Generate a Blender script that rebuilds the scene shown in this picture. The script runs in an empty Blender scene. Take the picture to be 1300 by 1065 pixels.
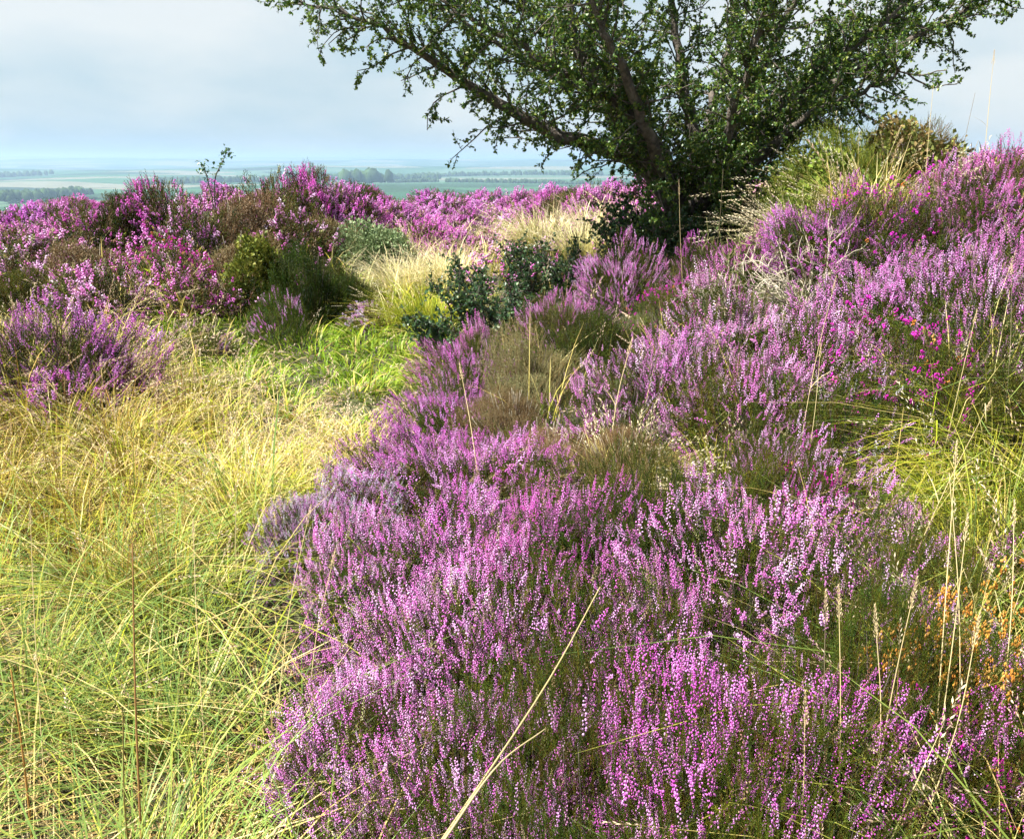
import bpy, math, random
import numpy as np
from mathutils import Vector

rng = np.random.default_rng(11)
random.seed(11)
R_ = math.radians
SC = bpy.context.scene
COL = SC.collection

# ------------------------------------------------------------------ camera
EYE = 1.65
PITCH = R_(16.9)
FOC = 650.0 / (18.0 / 30.0)
cp, sp = math.cos(PITCH), math.sin(PITCH)
cam_d = bpy.data.cameras.new('camera')
cam_d.lens = 30.0
cam_d.sensor_width = 36.0
cam_d.clip_start = 0.05
cam_d.clip_end = 60000
cam = bpy.data.objects.new('camera', cam_d)
COL.objects.link(cam)
cam.location = (0, 0, EYE)
cam.rotation_euler = (math.pi / 2 - PITCH, 0, 0)
SC.camera = cam


def at(px, py, Y):
    """world point at depth Y (metres ahead) seen at a picture point"""
    u = (px - 650.0) / FOC
    v = (532.5 - py) / FOC
    t = Y / (cp + v * sp)
    return np.array([u * t, Y, EYE + t * (v * cp - sp)])


def proj(P):
    x, y, z = P[..., 0], P[..., 1], P[..., 2] - EYE
    f = np.maximum(y * cp - z * sp, 0.05)
    up = y * sp + z * cp
    return 650 + FOC * x / f, 532.5 - FOC * up / f


def sstep(a, b, x):
    t = np.clip((x - a) / (b - a), 0, 1)
    return t * t * (3 - 2 * t)


# ------------------------------------------------------------------ the plants of the bank: kind, px, py (crown top), depth, radius, height, tint, label
# kinds: full / half / sparse (ling heather in bloom), green / brown / grey (no bloom), bell (bell heather), spent (faded bell heather)
PK = (1.0, 1.0, 1.0)    # tints multiply the blossom colour
LIL = (1.08, 1.28, 1.12)
VIO = (0.95, 0.88, 1.02)
MAG = (1.02, 0.76, 0.97)
PALE = (1.14, 1.6, 1.16)
DUSK = (0.90, 1.60, 1.02)
BUSHES = [
    # foreground sweep
    ('full', 505, 890, 1.68, .31, .34, LIL, 'pale lilac heather spilling over the lowest corner of the bank beside the tall grass'),
    ('half', 640, 905, 1.52, .35, .40, PK, 'pink heather at the foot of the bank where the two dry straws lie'),
    ('sparse', 800, 935, 1.30, .30, .40, PK, 'dark leafy heather with few pink spikes just behind the lower dry straw'),
    ('full', 940, 905, 1.32, .30, .42, MAG, 'heather with the largest and brightest pink bells, lowest on the bank'),
    ('sparse', 1075, 870, 1.36, .34, .42, PK, 'dark nearly flowerless heather under the nodding grass heads'),
    ('full', 560, 775, 2.10, .38, .42, LIL, 'dense lilac heather leaning out above the pale low corner of the bank'),
    ('half', 700, 770, 1.95, .38, .44, PK, 'upright pink heather just left of the tip of the long dry straw'),
    ('half', 850, 765, 1.85, .37, .44, PK, 'heather of tall pale pink spikes behind the tip of the long dry straw'),
    ('full', 492, 690, 2.60, .38, .38, LIL, 'lilac heather leaning towards the grassy path below the mauve cushion'),
    ('full', 600, 655, 2.62, .45, .42, PK, 'broad pink heather in the middle of the purple sweep'),
    ('full', 700, 650, 2.50, .32, .42, MAG, 'heather with a rosy magenta heart beside the olive green shrublet'),
    ('full', 945, 670, 2.20, .42, .44, LIL, 'thickly flowered pale pink heather right of the olive green shrublet'),
    ('half', 1080, 690, 2.10, .38, .42, LIL, 'half flowered lilac heather in front of the magenta bell heather sprig'),
    ('sparse', 1140, 775, 1.75, .32, .40, LIL, 'olive heather with few lilac spikes between the orange seed heads and the pink sweep'),
    ('green', 800, 612, 2.62, .40, .42, PK, 'olive green heather without flowers set into the purple sweep'),
    ('sparse', 865, 610, 2.80, .40, .38, LIL, 'dark brownish heather with a few pale spikes behind the olive one'),
    ('full', 620, 565, 3.40, .46, .42, PK, 'large pink heather at the top of the purple sweep below the brown twigs'),
    ('full', 525, 545, 3.80, .40, .38, VIO, 'violet heather jutting over the straw coloured path'),
    ('full', 432, 618, 3.25, .36, .36, DUSK, 'greyish mauve heather cushion on the path edge, larger of the two'),
    ('full', 390, 650, 3.05, .25, .30, DUSK, 'small greyish mauve heather cushion farthest out on the path'),
    ('full', 580, 475, 4.80, .40, .42, VIO, 'deep violet heather beside the grey green cushion bush'),
    ('full', 605, 415, 5.60, .34, .40, PK, 'narrow pink heather below the dark leaved hawthorn saplings'),
    ('brown', 648, 500, 4.30, .24, .24, PK, 'brown withered heather at the foot of the grey green cushion bush'),
    ('grey', 668, 428, 4.80, .33, .44, PK, 'rounded grey green cushion bush without flowers'),
    ('green', 755, 400, 5.30, .42, .42, (.7, .72, .7), 'dark brownish green heather right of the grey green cushion bush'),
    ('half', 715, 385, 5.90, .36, .35, PK, 'rosy heather peeping over between grey cushion and dark green bush'),
    ('half', 800, 485, 4.00, .38, .36, PALE, 'washed out pinkish heather below the dark brownish green one'),
    ('brown', 705, 545, 3.60, .30, .25, PK, 'flat grey brown heather of bare twigs at the head of the purple sweep'),
    ('brown', 795, 545, 3.40, .23, .22, PK, 'brown heather of bare twigs mixed with straw coloured grass'),
    ('full', 870, 425, 4.25, .40, .42, LIL, 'lilac heather left of the big pale pink mound'),
    ('full', 940, 365, 4.65, .50, .48, PALE, 'big pale pink heather mound below the dead branches'),
    ('full', 1040, 400, 4.00, .42, .45, LIL, 'lilac heather with drooping side spikes right of the big pale mound'),
    ('half', 955, 460, 3.65, .38, .38, LIL, 'heather with a bare brown underside below the big pale mound'),
    ('sparse', 1085, 490, 3.30, .36, .36, DUSK, 'brownish heather going to seed left of the magenta bell heather'),
    ('sparse', 1000, 540, 3.10, .36, .33, LIL, 'olive heather dotted with pale florets above the pink sweep'),
    ('half', 1000, 600, 2.75, .36, .36, LIL, 'pale lilac heather around the small magenta bell heather sprig'),
    ('sparse', 1160, 650, 2.35, .30, .34, LIL, 'thin lilac heather bordering the yellow green grass'),
    ('bell', 1180, 415, 3.45, .34, .44, PK, 'magenta bell heather with some orange faded bells beside the lush grass'),
    ('half', 1265, 405, 3.55, .34, .40, PALE, 'pale pink heather rising right of the magenta bell heather'),
    ('full', 1130, 335, 4.40, .42, .42, LIL, 'lilac heather half way up the bank under the magenta patch'),
    ('half', 1225, 330, 4.15, .40, .42, LIL, 'dark green heather sprinkled with lilac half way up the bank'),
    ('full', 1065, 245, 5.30, .45, .42, VIO, 'violet heather behind the pale tangle of dead branches'),
    ('bell', 1145, 240, 5.10, .40, .42, PK, 'broad magenta bell heather near the crest of the bank'),
    ('half', 1215, 245, 4.90, .40, .42, LIL, 'lilac heather between the crest patch of magenta and the frame edge'),
    ('full', 1285, 190, 5.20, .46, .42, MAG, 'bright magenta heather topping the crest of the bank against the sky'),
    ('full', 1295, 300, 4.25, .40, .42, LIL, 'lilac heather below the bright crest heather'),
    ('half', 965, 305, 5.80, .40, .33, MAG, 'rosy heather in front of the hawthorn trunk'),
    ('half', 885, 325, 6.20, .34, .30, MAG, 'low magenta flecked heather at the foot of the hawthorn'),
    ('full', 790, 310, 6.40, .36, .40, LIL, 'heather with stout pale spikes left of the hawthorn trunk'),
    ('green', 1290, 475, 3.20, .32, .30, PK, 'dark green heather without flowers behind the tall grass stems'),
    ('spent', 1225, 775, 1.58, .17, .38, PK, 'bell heather gone over to orange brown seed heads'),
    ('bell', 1255, 905, 1.36, .18, .26, PK, 'small magenta bell heather in the grass under the orange seed heads'),
    ('bell', 1035, 590, 2.70, .16, .40, PK, 'small sprig of magenta bell heather amid pale lilac spikes'),
    ('bell', 855, 365, 5.40, .26, .30, PK, 'yellow green bell heather with magenta dots left of the big pale mound'),
    # left bank
    ('full', 55, 392, 5.10, .56, .56, VIO, 'large violet heather mound half cut by the picture edge above dry grass'),
    ('full', 130, 445, 5.30, .36, .38, VIO, 'smaller violet heather leaning against the large mound'),
    ('half', 125, 345, 7.60, .46, .45, PALE, 'whitish pink heather with a dark green skirt behind the violet mound'),
    ('half', 35, 300, 9.60, .60, .50, PALE, 'pale pink heather behind the whitish one on the far rise'),
    ('sparse', 105, 268, 10.6, .55, .60, MAG, 'brown and pink heather on the rise below the distant field'),
    ('half', 192, 236, 11.2, .45, .62, MAG, 'tall magenta heather standing out on the skyline of the rise'),
    ('green', 150, 258, 10.9, .40, .60, (.8, .75, .7), 'dark brown green heather left of the tall magenta one'),
    ('sparse', 245, 262, 10.6, .50, .55, PALE, 'dusty pink heather between the tall magenta one and the thin sapling'),
    ('brown', 300, 248, 11.0, .50, .60, PK, 'brown withered heather right below the thin sapling'),
    ('sparse', 345, 228, 12.2, .50, .60, LIL, 'pink topped heather on the skyline right of the thin sapling'),
    ('half', 392, 218, 12.6, .42, .62, MAG, 'magenta tipped heather forming the highest point of the rise'),
    ('sparse', 370, 262, 11.0, .50, .50, PALE, 'grey pink heather below the highest point of the rise'),
    ('half', 440, 236, 13.0, .50, .55, PK, 'pink heather sloping down from the highest point of the rise'),
    ('brown', 300, 300, 9.40, .46, .62, DUSK, 'leggy grey heather with bare stems showing behind the dark bushes'),
    ('green', 382, 318, 8.30, .58, .80, (.5, .62, .45), 'tall dark green heather bush by the bend of the path'),
    ('sparse', 345, 378, 7.40, .36, .42, LIL, 'dark heather sprinkled with pale florets below the tall dark green bush'),
    ('green', 432, 340, 8.70, .44, .52, (.75, .72, .5), 'low dark green heather right of the tall dark green bush'),
    ('bell', 215, 315, 8.90, .42, .40, PK, 'magenta bell heather in the hollow behind the whitish heather'),
    ('brown', 110, 310, 9.00, .42, .42, PK, 'brown heather without flowers behind the whitish heather'),
    ('green', 30, 345, 8.00, .46, .36, (1.1, 1, .7), 'yellowish green low heather behind the violet mound'),
    ('sparse', 245, 420, 6.90, .40, .24, PALE, 'low pinkish heather scattered through the pale grass'),
    ('sparse', 255, 350, 8.00, .42, .36, MAG, 'reddish heather tangled with dry grass in the hollow'),
    ('full', 500, 262, 15.0, .60, .50, PK, 'vivid pink heather behind the pale green gorse'),
    ('full', 545, 285, 12.8, .55, .45, MAG, 'vivid magenta heather right of the pale green gorse'),
    ('full', 590, 290, 12.6, .50, .40, PK, 'pink heather fading into the cream grass tussocks'),
    ('brown', 430, 278, 11.4, .46, .50, DUSK, 'brown faded heather left of the pale green gorse'),
    ('full', 455, 268, 13.0, .46, .50, MAG, 'deep pink heather just above the pale green gorse'),
    ('full', 15, 268, 14.0, .60, .50, VIO, 'low purple heather at the edge of the rise below the near field'),
    ('half', 70, 262, 14.4, .50, .50, LIL, 'faded purple heather beneath the end of the distant wood'),
    ('half', 695, 252, 15.0, .50, .40, MAG, 'reddish purple heather left of the hawthorn before the green field'),
    ('full', 748, 238, 14.0, .50, .55, PK, 'pink heather on the plateau beneath the long bare hawthorn limb'),
    ('half', 470, 385, 7.9, .28, .22, DUSK, 'small withered heather at the bend of the path'),
    # outside the frame, still near enough to matter from a step aside
    ('half', 1420, 640, 2.30, .38, .40, LIL, 'lilac heather on the bank beyond the yellow green grass'),
    ('green', 1120, 815, 1.58, .28, .38, PK, 'dark green heather without flowers between the nodding grass heads and the orange seed heads'),
    ('full', 1440, 330, 4.20, .46, .44, LIL, 'lilac heather beyond the crest heather'),
    ('full', 1400, 900, 1.35, .30, .40, PK, 'pink heather beyond the orange seed heads'),
    ('full', -90, 420, 5.0, .50, .48, VIO, 'violet heather beyond the large mound'),
    ('half', 690, 1060, 1.12, .24, .36, PK, 'heather at the very foot of the bank beneath the dry straws'),
    ('sparse', 900, 1060, 1.05, .24, .38, PK, 'leafy heather at the very foot of the bank under the brightest bells'),
    ('sparse', 1090, 1040, 1.02, .22, .36, LIL, 'lilac heather at the very foot of the bank under the nodding grass'),
    ('half', 545, 1045, 1.28, .24, .32, LIL, 'lilac heather at the very foot of the bank next to the path grass'),
]

# ------------------------------------------------------------------ the lie of the land, interpolated through the plants' feet
ctrl = []
for b in BUSHES:
    P = at(b[1], b[2], b[3])
    ctrl.append((P[0], P[1], P[2] - b[5] * 0.93))
# the path and other places
for q in [(-.9, 2, 0), (-1.5, 2.5, 0), (-1.3, 4, 0), (-1.4, 6, .04), (-1.4, 8, .08), (-2, 3, 0), (-1.3, 1.2, 0), (-3, 2, 0.02),
          (-.9, 1.2, 0), (-.5, .6, 0.02), (0, 0, 0), (.3, .6, .1), (.9, .5, .2), (-1.4, 10, .12), (-1.35, 12, .22), (-2.6, 4, .04), (-3.4, 3.2, .05),
          (0, -3, 0), (3, -2, .9), (-3, -3, 0), (2.5, .5, .75), (4, 3, 1.5), (6, 6, 1.9), (5, 10, 1.4), (8, 3, 2), (8, 10, 1.8), (3.5, 8, 1.15), (4.5, 7.5, 1.35),
          (1.6, 8.0, .78), (3.2, 6.6, 1.25), (.2, 10, .55), (.5, 14, .5), (-8, 5, .3), (-10, 12, .5), (-10, 20, .3), (-6, 16, .5), (-8, 14, .45),
          (0, 20, .45), (-3, 20, .5), (0, 26, .3), (-6, 26, .2), (4, 20, .5), (4, 28, .3), (12, 20, .8), (14, 8, 1.8), (-.7, 8, .1), (.1, 8.6, .45),
          (-.75, 10.5, .2), (-12, -6, 0), (12, -6, 1.5), (0, -12, 0), (-14, 26, 0), (14, 28, .6)]:
    ctrl.append(q)
ctrl = np.array(ctrl, float)


def _tps(d2):
    return 0.5 * d2 * np.log(d2 + 1e-9)


_n = len(ctrl)
_K = _tps(((ctrl[:, None, :2] - ctrl[None, :, :2]) ** 2).sum(2)) + np.eye(_n) * 0.06
_P = np.c_[np.ones(_n), ctrl[:, :2]]
_A = np.zeros((_n + 3, _n + 3))
_A[:_n, :_n] = _K
_A[:_n, _n:] = _P
_A[_n:, :_n] = _P.T
_w = np.linalg.solve(_A, np.r_[ctrl[:, 2], 0, 0, 0])


def H_near(x, y):
    x = np.asarray(x, float)
    y = np.asarray(y, float)
    out = np.empty(x.shape).ravel()
    X, Y = x.ravel(), y.ravel()
    for i in range(0, len(X), 20000):
        a, b = X[i:i + 20000], Y[i:i + 20000]
        d2 = (a[:, None] - ctrl[None, :, 0]) ** 2 + (b[:, None] - ctrl[None, :, 1]) ** 2
        out[i:i + 20000] = _tps(d2) @ _w[:_n] + _w[_n] + _w[_n + 1] * a + _w[_n + 2] * b
    return out.reshape(x.shape)


def wav(x, y, L, s):
    r = np.random.default_rng(s)
    v = 0
    for k in range(5):
        a = r.uniform(0, 6.28)
        f = 6.283 / (L * r.uniform(.6, 1.5))
        v = v + np.sin((x * math.cos(a) + y * math.sin(a)) * f + r.uniform(0, 6.28))
    return v / 2.4


def H(x, y):
    x = np.asarray(x, float)
    y = np.asarray(y, float)
    r = np.hypot(x, y)
    k = np.minimum(1, 27 / np.maximum(r, 1e-6))
    near = H_near(x * k, y * k)
    fwd = sstep(-.35, .25, y / np.maximum(r, 1e-6))
    near = near * (1 - sstep(30, 200, r) * .8)
    drop = -63 * sstep(27, 560, r) * fwd - 4.0 * sstep(24, 60, r) * fwd
    hills = (7 * wav(x, y, 1700, 3) + 3 * wav(x, y, 600, 4)) * sstep(700, 2600, r)
    ridge = 50 * np.exp(-((y - 5200 - .12 * x) / 700) ** 2) * (.68 + .32 * wav(x, y, 2600, 8)) \
        + 95 * np.exp(-((y - 9000 + .1 * x) / 1300) ** 2) * (.78 + .2 * wav(x, y, 3500, 9)) \
        + 125 * sstep(11500, 15500, r) * (.85 + .13 * wav(x, y, 6000, 10))
    return near + drop + (hills + ridge * fwd) * fwd


_gx, _gy = np.arange(-30, 30.01, .1), np.arange(-1, 32.01, .1)
_G = H(*np.meshgrid(_gx, _gy))


def Hq(x, y):
    """height near the camera, read from a grid"""
    fx, fy = np.clip((x + 30) / .1, 0, len(_gx) - 1.01), np.clip((y + 1) / .1, 0, len(_gy) - 1.01)
    i, j = fx.astype(int), fy.astype(int)
    a, b = fx - i, fy - j
    return (_G[j, i] * (1 - a) + _G[j, i + 1] * a) * (1 - b) + (_G[j + 1, i] * (1 - a) + _G[j + 1, i + 1] * a) * b


# ------------------------------------------------------------------ mesh helpers
class Soup:
    def __init__(s):
        s.v, s.c, s.t, s.q, s.n = [], [], [], [], 0

    def add(s, v, c, tris=None, quads=None):
        v = np.asarray(v, float).reshape(-1, 3)
        c = np.broadcast_to(np.asarray(c, float), (len(v), 3))
        s.v.append(v)
        s.c.append(c)
        if tris is not None and len(tris):
            s.t.append(np.asarray(tris, int) + s.n)
        if quads is not None and len(quads):
            s.q.append(np.asarray(quads, int) + s.n)
        s.n += len(v)

    def inst(s, tv, tc, tt, Rm, T, C):
        """many copies of one template: Rm (M,3,3), T (M,3), C (M,3)"""
        M, n = len(T), len(tv)
        if M == 0:
            return
        V = np.einsum('mij,nj->mni', Rm, tv) + T[:, None, :]
        CC = C[:, None, :] * tc[None, :, :]
        F = (tt[None] + (np.arange(M) * n)[:, None, None]).reshape(-1, 3)
        s.add(V.reshape(-1, 3), CC.reshape(-1, 3), tris=F)

    def mesh(s, name, mats, smooth=False):
        me = bpy.data.meshes.new(name)
        if not s.v:
            return me
        V = np.concatenate(s.v).astype(np.float32)
        C = np.concatenate(s.c)
        t = np.concatenate(s.t) if s.t else np.zeros((0, 3), int)
        q = np.concatenate(s.q) if s.q else np.zeros((0, 4), int)
        li = np.r_[t.ravel(), q.ravel()].astype(np.int32)
        ls = np.r_[np.arange(len(t)) * 3, len(t) * 3 + np.arange(len(q)) * 4].astype(np.int32)
        me.vertices.add(len(V))
        me.vertices.foreach_set('co', V.ravel())
        me.loops.add(len(li))
        me.loops.foreach_set('vertex_index', li)
        me.polygons.add(len(ls))
        me.polygons.foreach_set('loop_start', ls)
        me.update(calc_edges=True)
        ca = me.color_attributes.new('Col', 'FLOAT_COLOR', 'POINT')
        ca.data.foreach_set('color', np.c_[np.clip(C, 0, 1), np.ones(len(C))].astype(np.float32).ravel())
        if smooth:
            me.polygons.foreach_set('use_smooth', np.ones(len(ls), bool))
        for m in (mats if isinstance(mats, (list, tuple)) else [mats]):
            me.materials.append(m)
        return me


def frames(d, roll=None, scale=1.0):
    """rotation matrices whose z axis is d"""
    d = d / np.linalg.norm(d, axis=1, keepdims=True)
    ref = np.where(np.abs(d[:, 2:3]) > .9, np.array([[1., 0, 0]]), np.array([[0., 0, 1]]))
    x = np.cross(ref, d)
    x /= np.linalg.norm(x, axis=1, keepdims=True)
    y = np.cross(d, x)
    if roll is None:
        roll = rng.uniform(0, 6.283, len(d))
    c, s_ = np.cos(roll)[:, None], np.sin(roll)[:, None]
    X, Y = x * c + y * s_, -x * s_ + y * c
    return np.stack([X, Y, d], 2) * (np.asarray(scale).reshape(-1, 1, 1) if np.ndim(scale) else scale)


def tube(soup, pts, rad, col, n=5, cap=True):
    pts = np.asarray(pts, float)
    m = len(pts)
    rad = np.broadcast_to(np.asarray(rad, float), (m,))
    tg = np.gradient(pts, axis=0)
    tg /= np.linalg.norm(tg, axis=1, keepdims=True) + 1e-9
    ref = np.array([.31, .95, .07]) if abs(tg[0, 1]) < .85 else np.array([1., 0, 0.1])
    x = np.cross(tg, ref)
    x /= np.linalg.norm(x, axis=1, keepdims=True) + 1e-9
    y = np.cross(tg, x)
    a = np.arange(n) * 6.28318 / n
    V = pts[:, None] + rad[:, None, None] * (np.cos(a)[None, :, None] * x[:, None] + np.sin(a)[None, :, None] * y[:, None])
    i = np.arange(m - 1)[:, None] * n
    j = np.arange(n)[None]
    q = np.stack([i + j, i + (j + 1) % n, i + n + (j + 1) % n, i + n + j], -1).reshape(-1, 4)
    V = V.reshape(-1, 3)
    t = []
    if cap:
        V = np.r_[V, pts[-1:] + tg[-1:] * rad[-1]]
        t = [[(m - 1) * n + k, (m - 1) * n + (k + 1) % n, m * n] for k in range(n)]
    if np.ndim(col) == 2:
        c = np.repeat(np.asarray(col), n, 0)
        if cap:
            c = np.r_[c, c[-1:]]
        col = c
    soup.add(V, col, tris=t, quads=q)


def spline(pts, n=24):
    """Catmull-Rom through pts"""
    p = np.asarray(pts, float)
    p = np.r_[[2 * p[0] - p[1]], p, [2 * p[-1] - p[-2]]]
    k = len(p) - 3
    ts = np.linspace(0, k - 1e-6, n)
    i = ts.astype(int)
    t = (ts - i)[:, None]
    a, b, c, d = p[i], p[i + 1], p[i + 2], p[i + 3]
    return .5 * ((2 * b) + (-a + c) * t + (2 * a - 5 * b + 4 * c - d) * t ** 2 + (-a + 3 * b - 3 * c + d) * t ** 3)


def link(name, me, parent=None):
    o = bpy.data.objects.new(name, me)
    COL.objects.link(o)
    if parent is not None:
        o.parent = parent
    return o


def tag(o, label=None, cat=None, group=None, kind=None):
    for k, v in (('label', label), ('category', cat), ('group', group), ('kind', kind)):
        if v:
            o[k] = v
    return o


def thing(name, label, cat, loc=(0, 0, 0), rz=0.0, group=None):
    o = bpy.data.objects.new(name, None)
    o.empty_display_size = .1
    COL.objects.link(o)
    o.location = loc
    o.rotation_euler = (0, 0, rz)
    return tag(o, label, cat, group)


# ------------------------------------------------------------------ materials
def mat_new(name):
    m = bpy.data.materials.new(name)
    m.use_nodes = True
    nt = m.node_tree
    nt.nodes.clear()
    out = nt.nodes.new('ShaderNodeOutputMaterial')
    return m, nt, out


def leaf_mat(name, transl=.35, gloss=.06, rough=.45, nscale=14.0, namt=.35, hue=.02):
    """plant tissue: diffuse and translucent with a weak sheen; colour from the plant, uneven by a noise"""
    m, nt, out = mat_new(name)
    N, L = nt.nodes.new, nt.links.new
    at_ = N('ShaderNodeVertexColor')
    at_.layer_name = 'Col'
    oi = N('ShaderNodeObjectInfo')
    mul = N('ShaderNodeMix')
    mul.data_type = 'RGBA'
    mul.blend_type = 'MULTIPLY'
    mul.inputs[0].default_value = 1
    mul.clamp_result = False
    L(at_.outputs['Color'], mul.inputs[6])
    L(oi.outputs['Color'], mul.inputs[7])
    tc = N('ShaderNodeTexCoord')
    nz = N('ShaderNodeTexNoise')
    nz.inputs['Scale'].default_value = nscale
    nz.inputs['Detail'].default_value = 3
    L(tc.outputs['Object'], nz.inputs['Vector'])
    mr = N('ShaderNodeMapRange')
    mr.inputs['From Min'].default_value = .3
    mr.inputs['From Max'].default_value = .7
    mr.inputs['To Min'].default_value = 1 - namt
    mr.inputs['To Max'].default_value = 1 + namt
    L(nz.outputs['Fac'], mr.inputs['Value'])
    mh = N('ShaderNodeMapRange')
    mh.inputs['To Min'].default_value = .5 - hue
    mh.inputs['To Max'].default_value = .5 + hue
    L(oi.outputs['Random'], mh.inputs['Value'])
    hs = N('ShaderNodeHueSaturation')
    L(mul.outputs[2], hs.inputs['Color'])
    L(mr.outputs[0], hs.inputs['Value'])
    L(mh.outputs[0], hs.inputs['Hue'])
    df = N('ShaderNodeBsdfDiffuse')
    tr = N('ShaderNodeBsdfTranslucent')
    L(hs.outputs[0], df.inputs['Color'])
    L(hs.outputs[0], tr.inputs['Color'])
    mx = N('ShaderNodeMixShader')
    mx.inputs[0].default_value = transl
    L(df.outputs[0], mx.inputs[1])
    L(tr.outputs[0], mx.inputs[2])
    gl = N('ShaderNodeBsdfGlossy')
    gl.inputs['Roughness'].default_value = rough
    gl.inputs['Color'].default_value = (.9, .9, .9, 1)
    mg = N('ShaderNodeMixShader')
    mg.inputs[0].default_value = gloss
    L(mx.outputs[0], mg.inputs[1])
    L(gl.outputs[0], mg.inputs[2])
    L(mg.outputs[0], out.inputs['Surface'])
    return m


M_BLOOM = leaf_mat('heather_blossom', .22, .0, .6, 9, .22, .012)
M_SHOOT = leaf_mat('heather_shoots', .14, .015, .5, 9, .3, .02)
M_GRASS = leaf_mat('grass_blades', .24, .012, .4, 1.6, .18, 0)
M_LEAF = leaf_mat('hawthorn_leaves', .3, .035, .4, 1.3, .25, 0)
M_FAR = leaf_mat('far_wood', 0, .0, .5, .02, .3, 0)


def bark_mat(name, c1, c2, scale=18):
    m, nt, out = mat_new(name)
    N, L = nt.nodes.new, nt.links.new
    tc = N('ShaderNodeTexCoord')
    nz = N('ShaderNodeTexNoise')
    nz.inputs['Scale'].default_value = scale
    nz.inputs['Detail'].default_value = 6
    L(tc.outputs['Object'], nz.inputs['Vector'])
    cr = N('ShaderNodeValToRGB')
    cr.color_ramp.elements[0].position = .35
    cr.color_ramp.elements[0].color = (*c1, 1)
    cr.color_ramp.elements[1].position = .7
    cr.color_ramp.elements[1].color = (*c2, 1)
    L(nz.outputs['Fac'], cr.inputs[0])
    bs = N('ShaderNodeBsdfPrincipled')
    bs.inputs['Roughness'].default_value = .9
    L(cr.outputs[0], bs.inputs['Base Color'])
    bm = N('ShaderNodeBump')
    bm.inputs['Strength'].default_value = .9
    bm.inputs['Distance'].default_value = .02
    n2 = N('ShaderNodeTexNoise')
    n2.inputs['Scale'].default_value = scale * 2.2
    n2.inputs['Detail'].default_value = 5
    L(tc.outputs['Object'], n2.inputs['Vector'])
    L(n2.outputs['Fac'], bm.inputs['Height'])
    L(bm.outputs[0], bs.inputs['Normal'])
    L(bs.outputs[0], out.inputs['Surface'])
    return m


M_BARK = bark_mat('hawthorn_bark', (.05, .042, .034), (.15, .125, .1))
M_WOOD = bark_mat('heather_wood', (.05, .035, .025), (.13, .1, .08), 40)
M_DEAD = bark_mat('dead_wood', (.42, .36, .26), (.62, .56, .44), 30)


def ground_mat():
    m, nt, out = mat_new('moor_soil')
    N, L = nt.nodes.new, nt.links.new
    tc = N('ShaderNodeTexCoord')
    nz = N('ShaderNodeTexNoise')
    nz.inputs['Scale'].default_value = 3.5
    nz.inputs['Detail'].default_value = 8
    L(tc.outputs['Object'], nz.inputs['Vector'])
    cr = N('ShaderNodeValToRGB')
    e = cr.color_ramp.elements
    e[0].position = .3
    e[0].color = (.03, .025, .014, 1)
    e[1].position = .75
    e[1].color = (.10, .11, .035, 1)
    x = e.new(.52)
    x.color = (.06, .058, .024, 1)
    L(nz.outputs['Fac'], cr.inputs[0])
    bs = N('ShaderNodeBsdfPrincipled')
    bs.inputs['Roughness'].default_value = .95
    L(cr.outputs[0], bs.inputs['Base Color'])
    bm = N('ShaderNodeBump')
    bm.inputs['Distance'].default_value = .03
    n2 = N('ShaderNodeTexNoise')
    n2.inputs['Scale'].default_value = 40
    n2.inputs['Detail'].default_value = 5
    L(tc.outputs['Object'], n2.inputs['Vector'])
    L(n2.outputs['Fac'], bm.inputs['Height'])
    L(bm.outputs[0], bs.inputs['Normal'])
    L(bs.outputs[0], out.inputs['Surface'])
    return m


def field_mat():
    m, nt, out = mat_new('valley_fields')
    N, L = nt.nodes.new, nt.links.new
    tc = N('ShaderNodeTexCoord')
    mp = N('ShaderNodeMapping')
    mp.inputs['Scale'].default_value = (1 / 420., 1 / 330., 0)
    mp.inputs['Rotation'].default_value = (0, 0, .3)
    L(tc.outputs['Object'], mp.inputs['Vector'])
    vo = N('ShaderNodeTexVoronoi')
    vo.voronoi_dimensions = '2D'
    vo.distance = 'CHEBYCHEV'
    vo.inputs['Scale'].default_value = 1
    L(mp.outputs[0], vo.inputs['Vector'])
    sep = N('ShaderNodeSeparateColor')
    L(vo.outputs['Color'], sep.inputs[0])
    cr = N('ShaderNodeValToRGB')
    cr.color_ramp.interpolation = 'CONSTANT'
    e = cr.color_ramp.elements
    e[0].position = 0
    e[0].color = (.042, .095, .05, 1)
    e[1].position = .3
    e[1].color = (.055, .12, .06, 1)
    for p, c in ((.5, (.035, .07, .035)), (.62, (.09, .15, .09)), (.8, (.18, .18, .13)), (.92, (.028, .05, .03))):
        x = e.new(p)
        x.color = (*c, 1)
    L(sep.outputs[0], cr.inputs[0])
    nz = N('ShaderNodeTexNoise')
    nz.inputs['Scale'].default_value = .01
    nz.inputs['Detail'].default_value = 5
    L(tc.outputs['Object'], nz.inputs['Vector'])
    mr = N('ShaderNodeMapRange')
    mr.inputs['To Min'].default_value = .75
    mr.inputs['To Max'].default_value = 1.25
    L(nz.outputs['Fac'], mr.inputs[0])
    hs = N('ShaderNodeHueSaturation')
    L(cr.outputs[0], hs.inputs['Color'])
    L(mr.outputs[0], hs.inputs['Value'])
    bs = N('ShaderNodeBsdfDiffuse')
    L(hs.outputs[0], bs.inputs['Color'])
    L(bs.outputs[0], out.inputs['Surface'])
    return m


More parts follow.
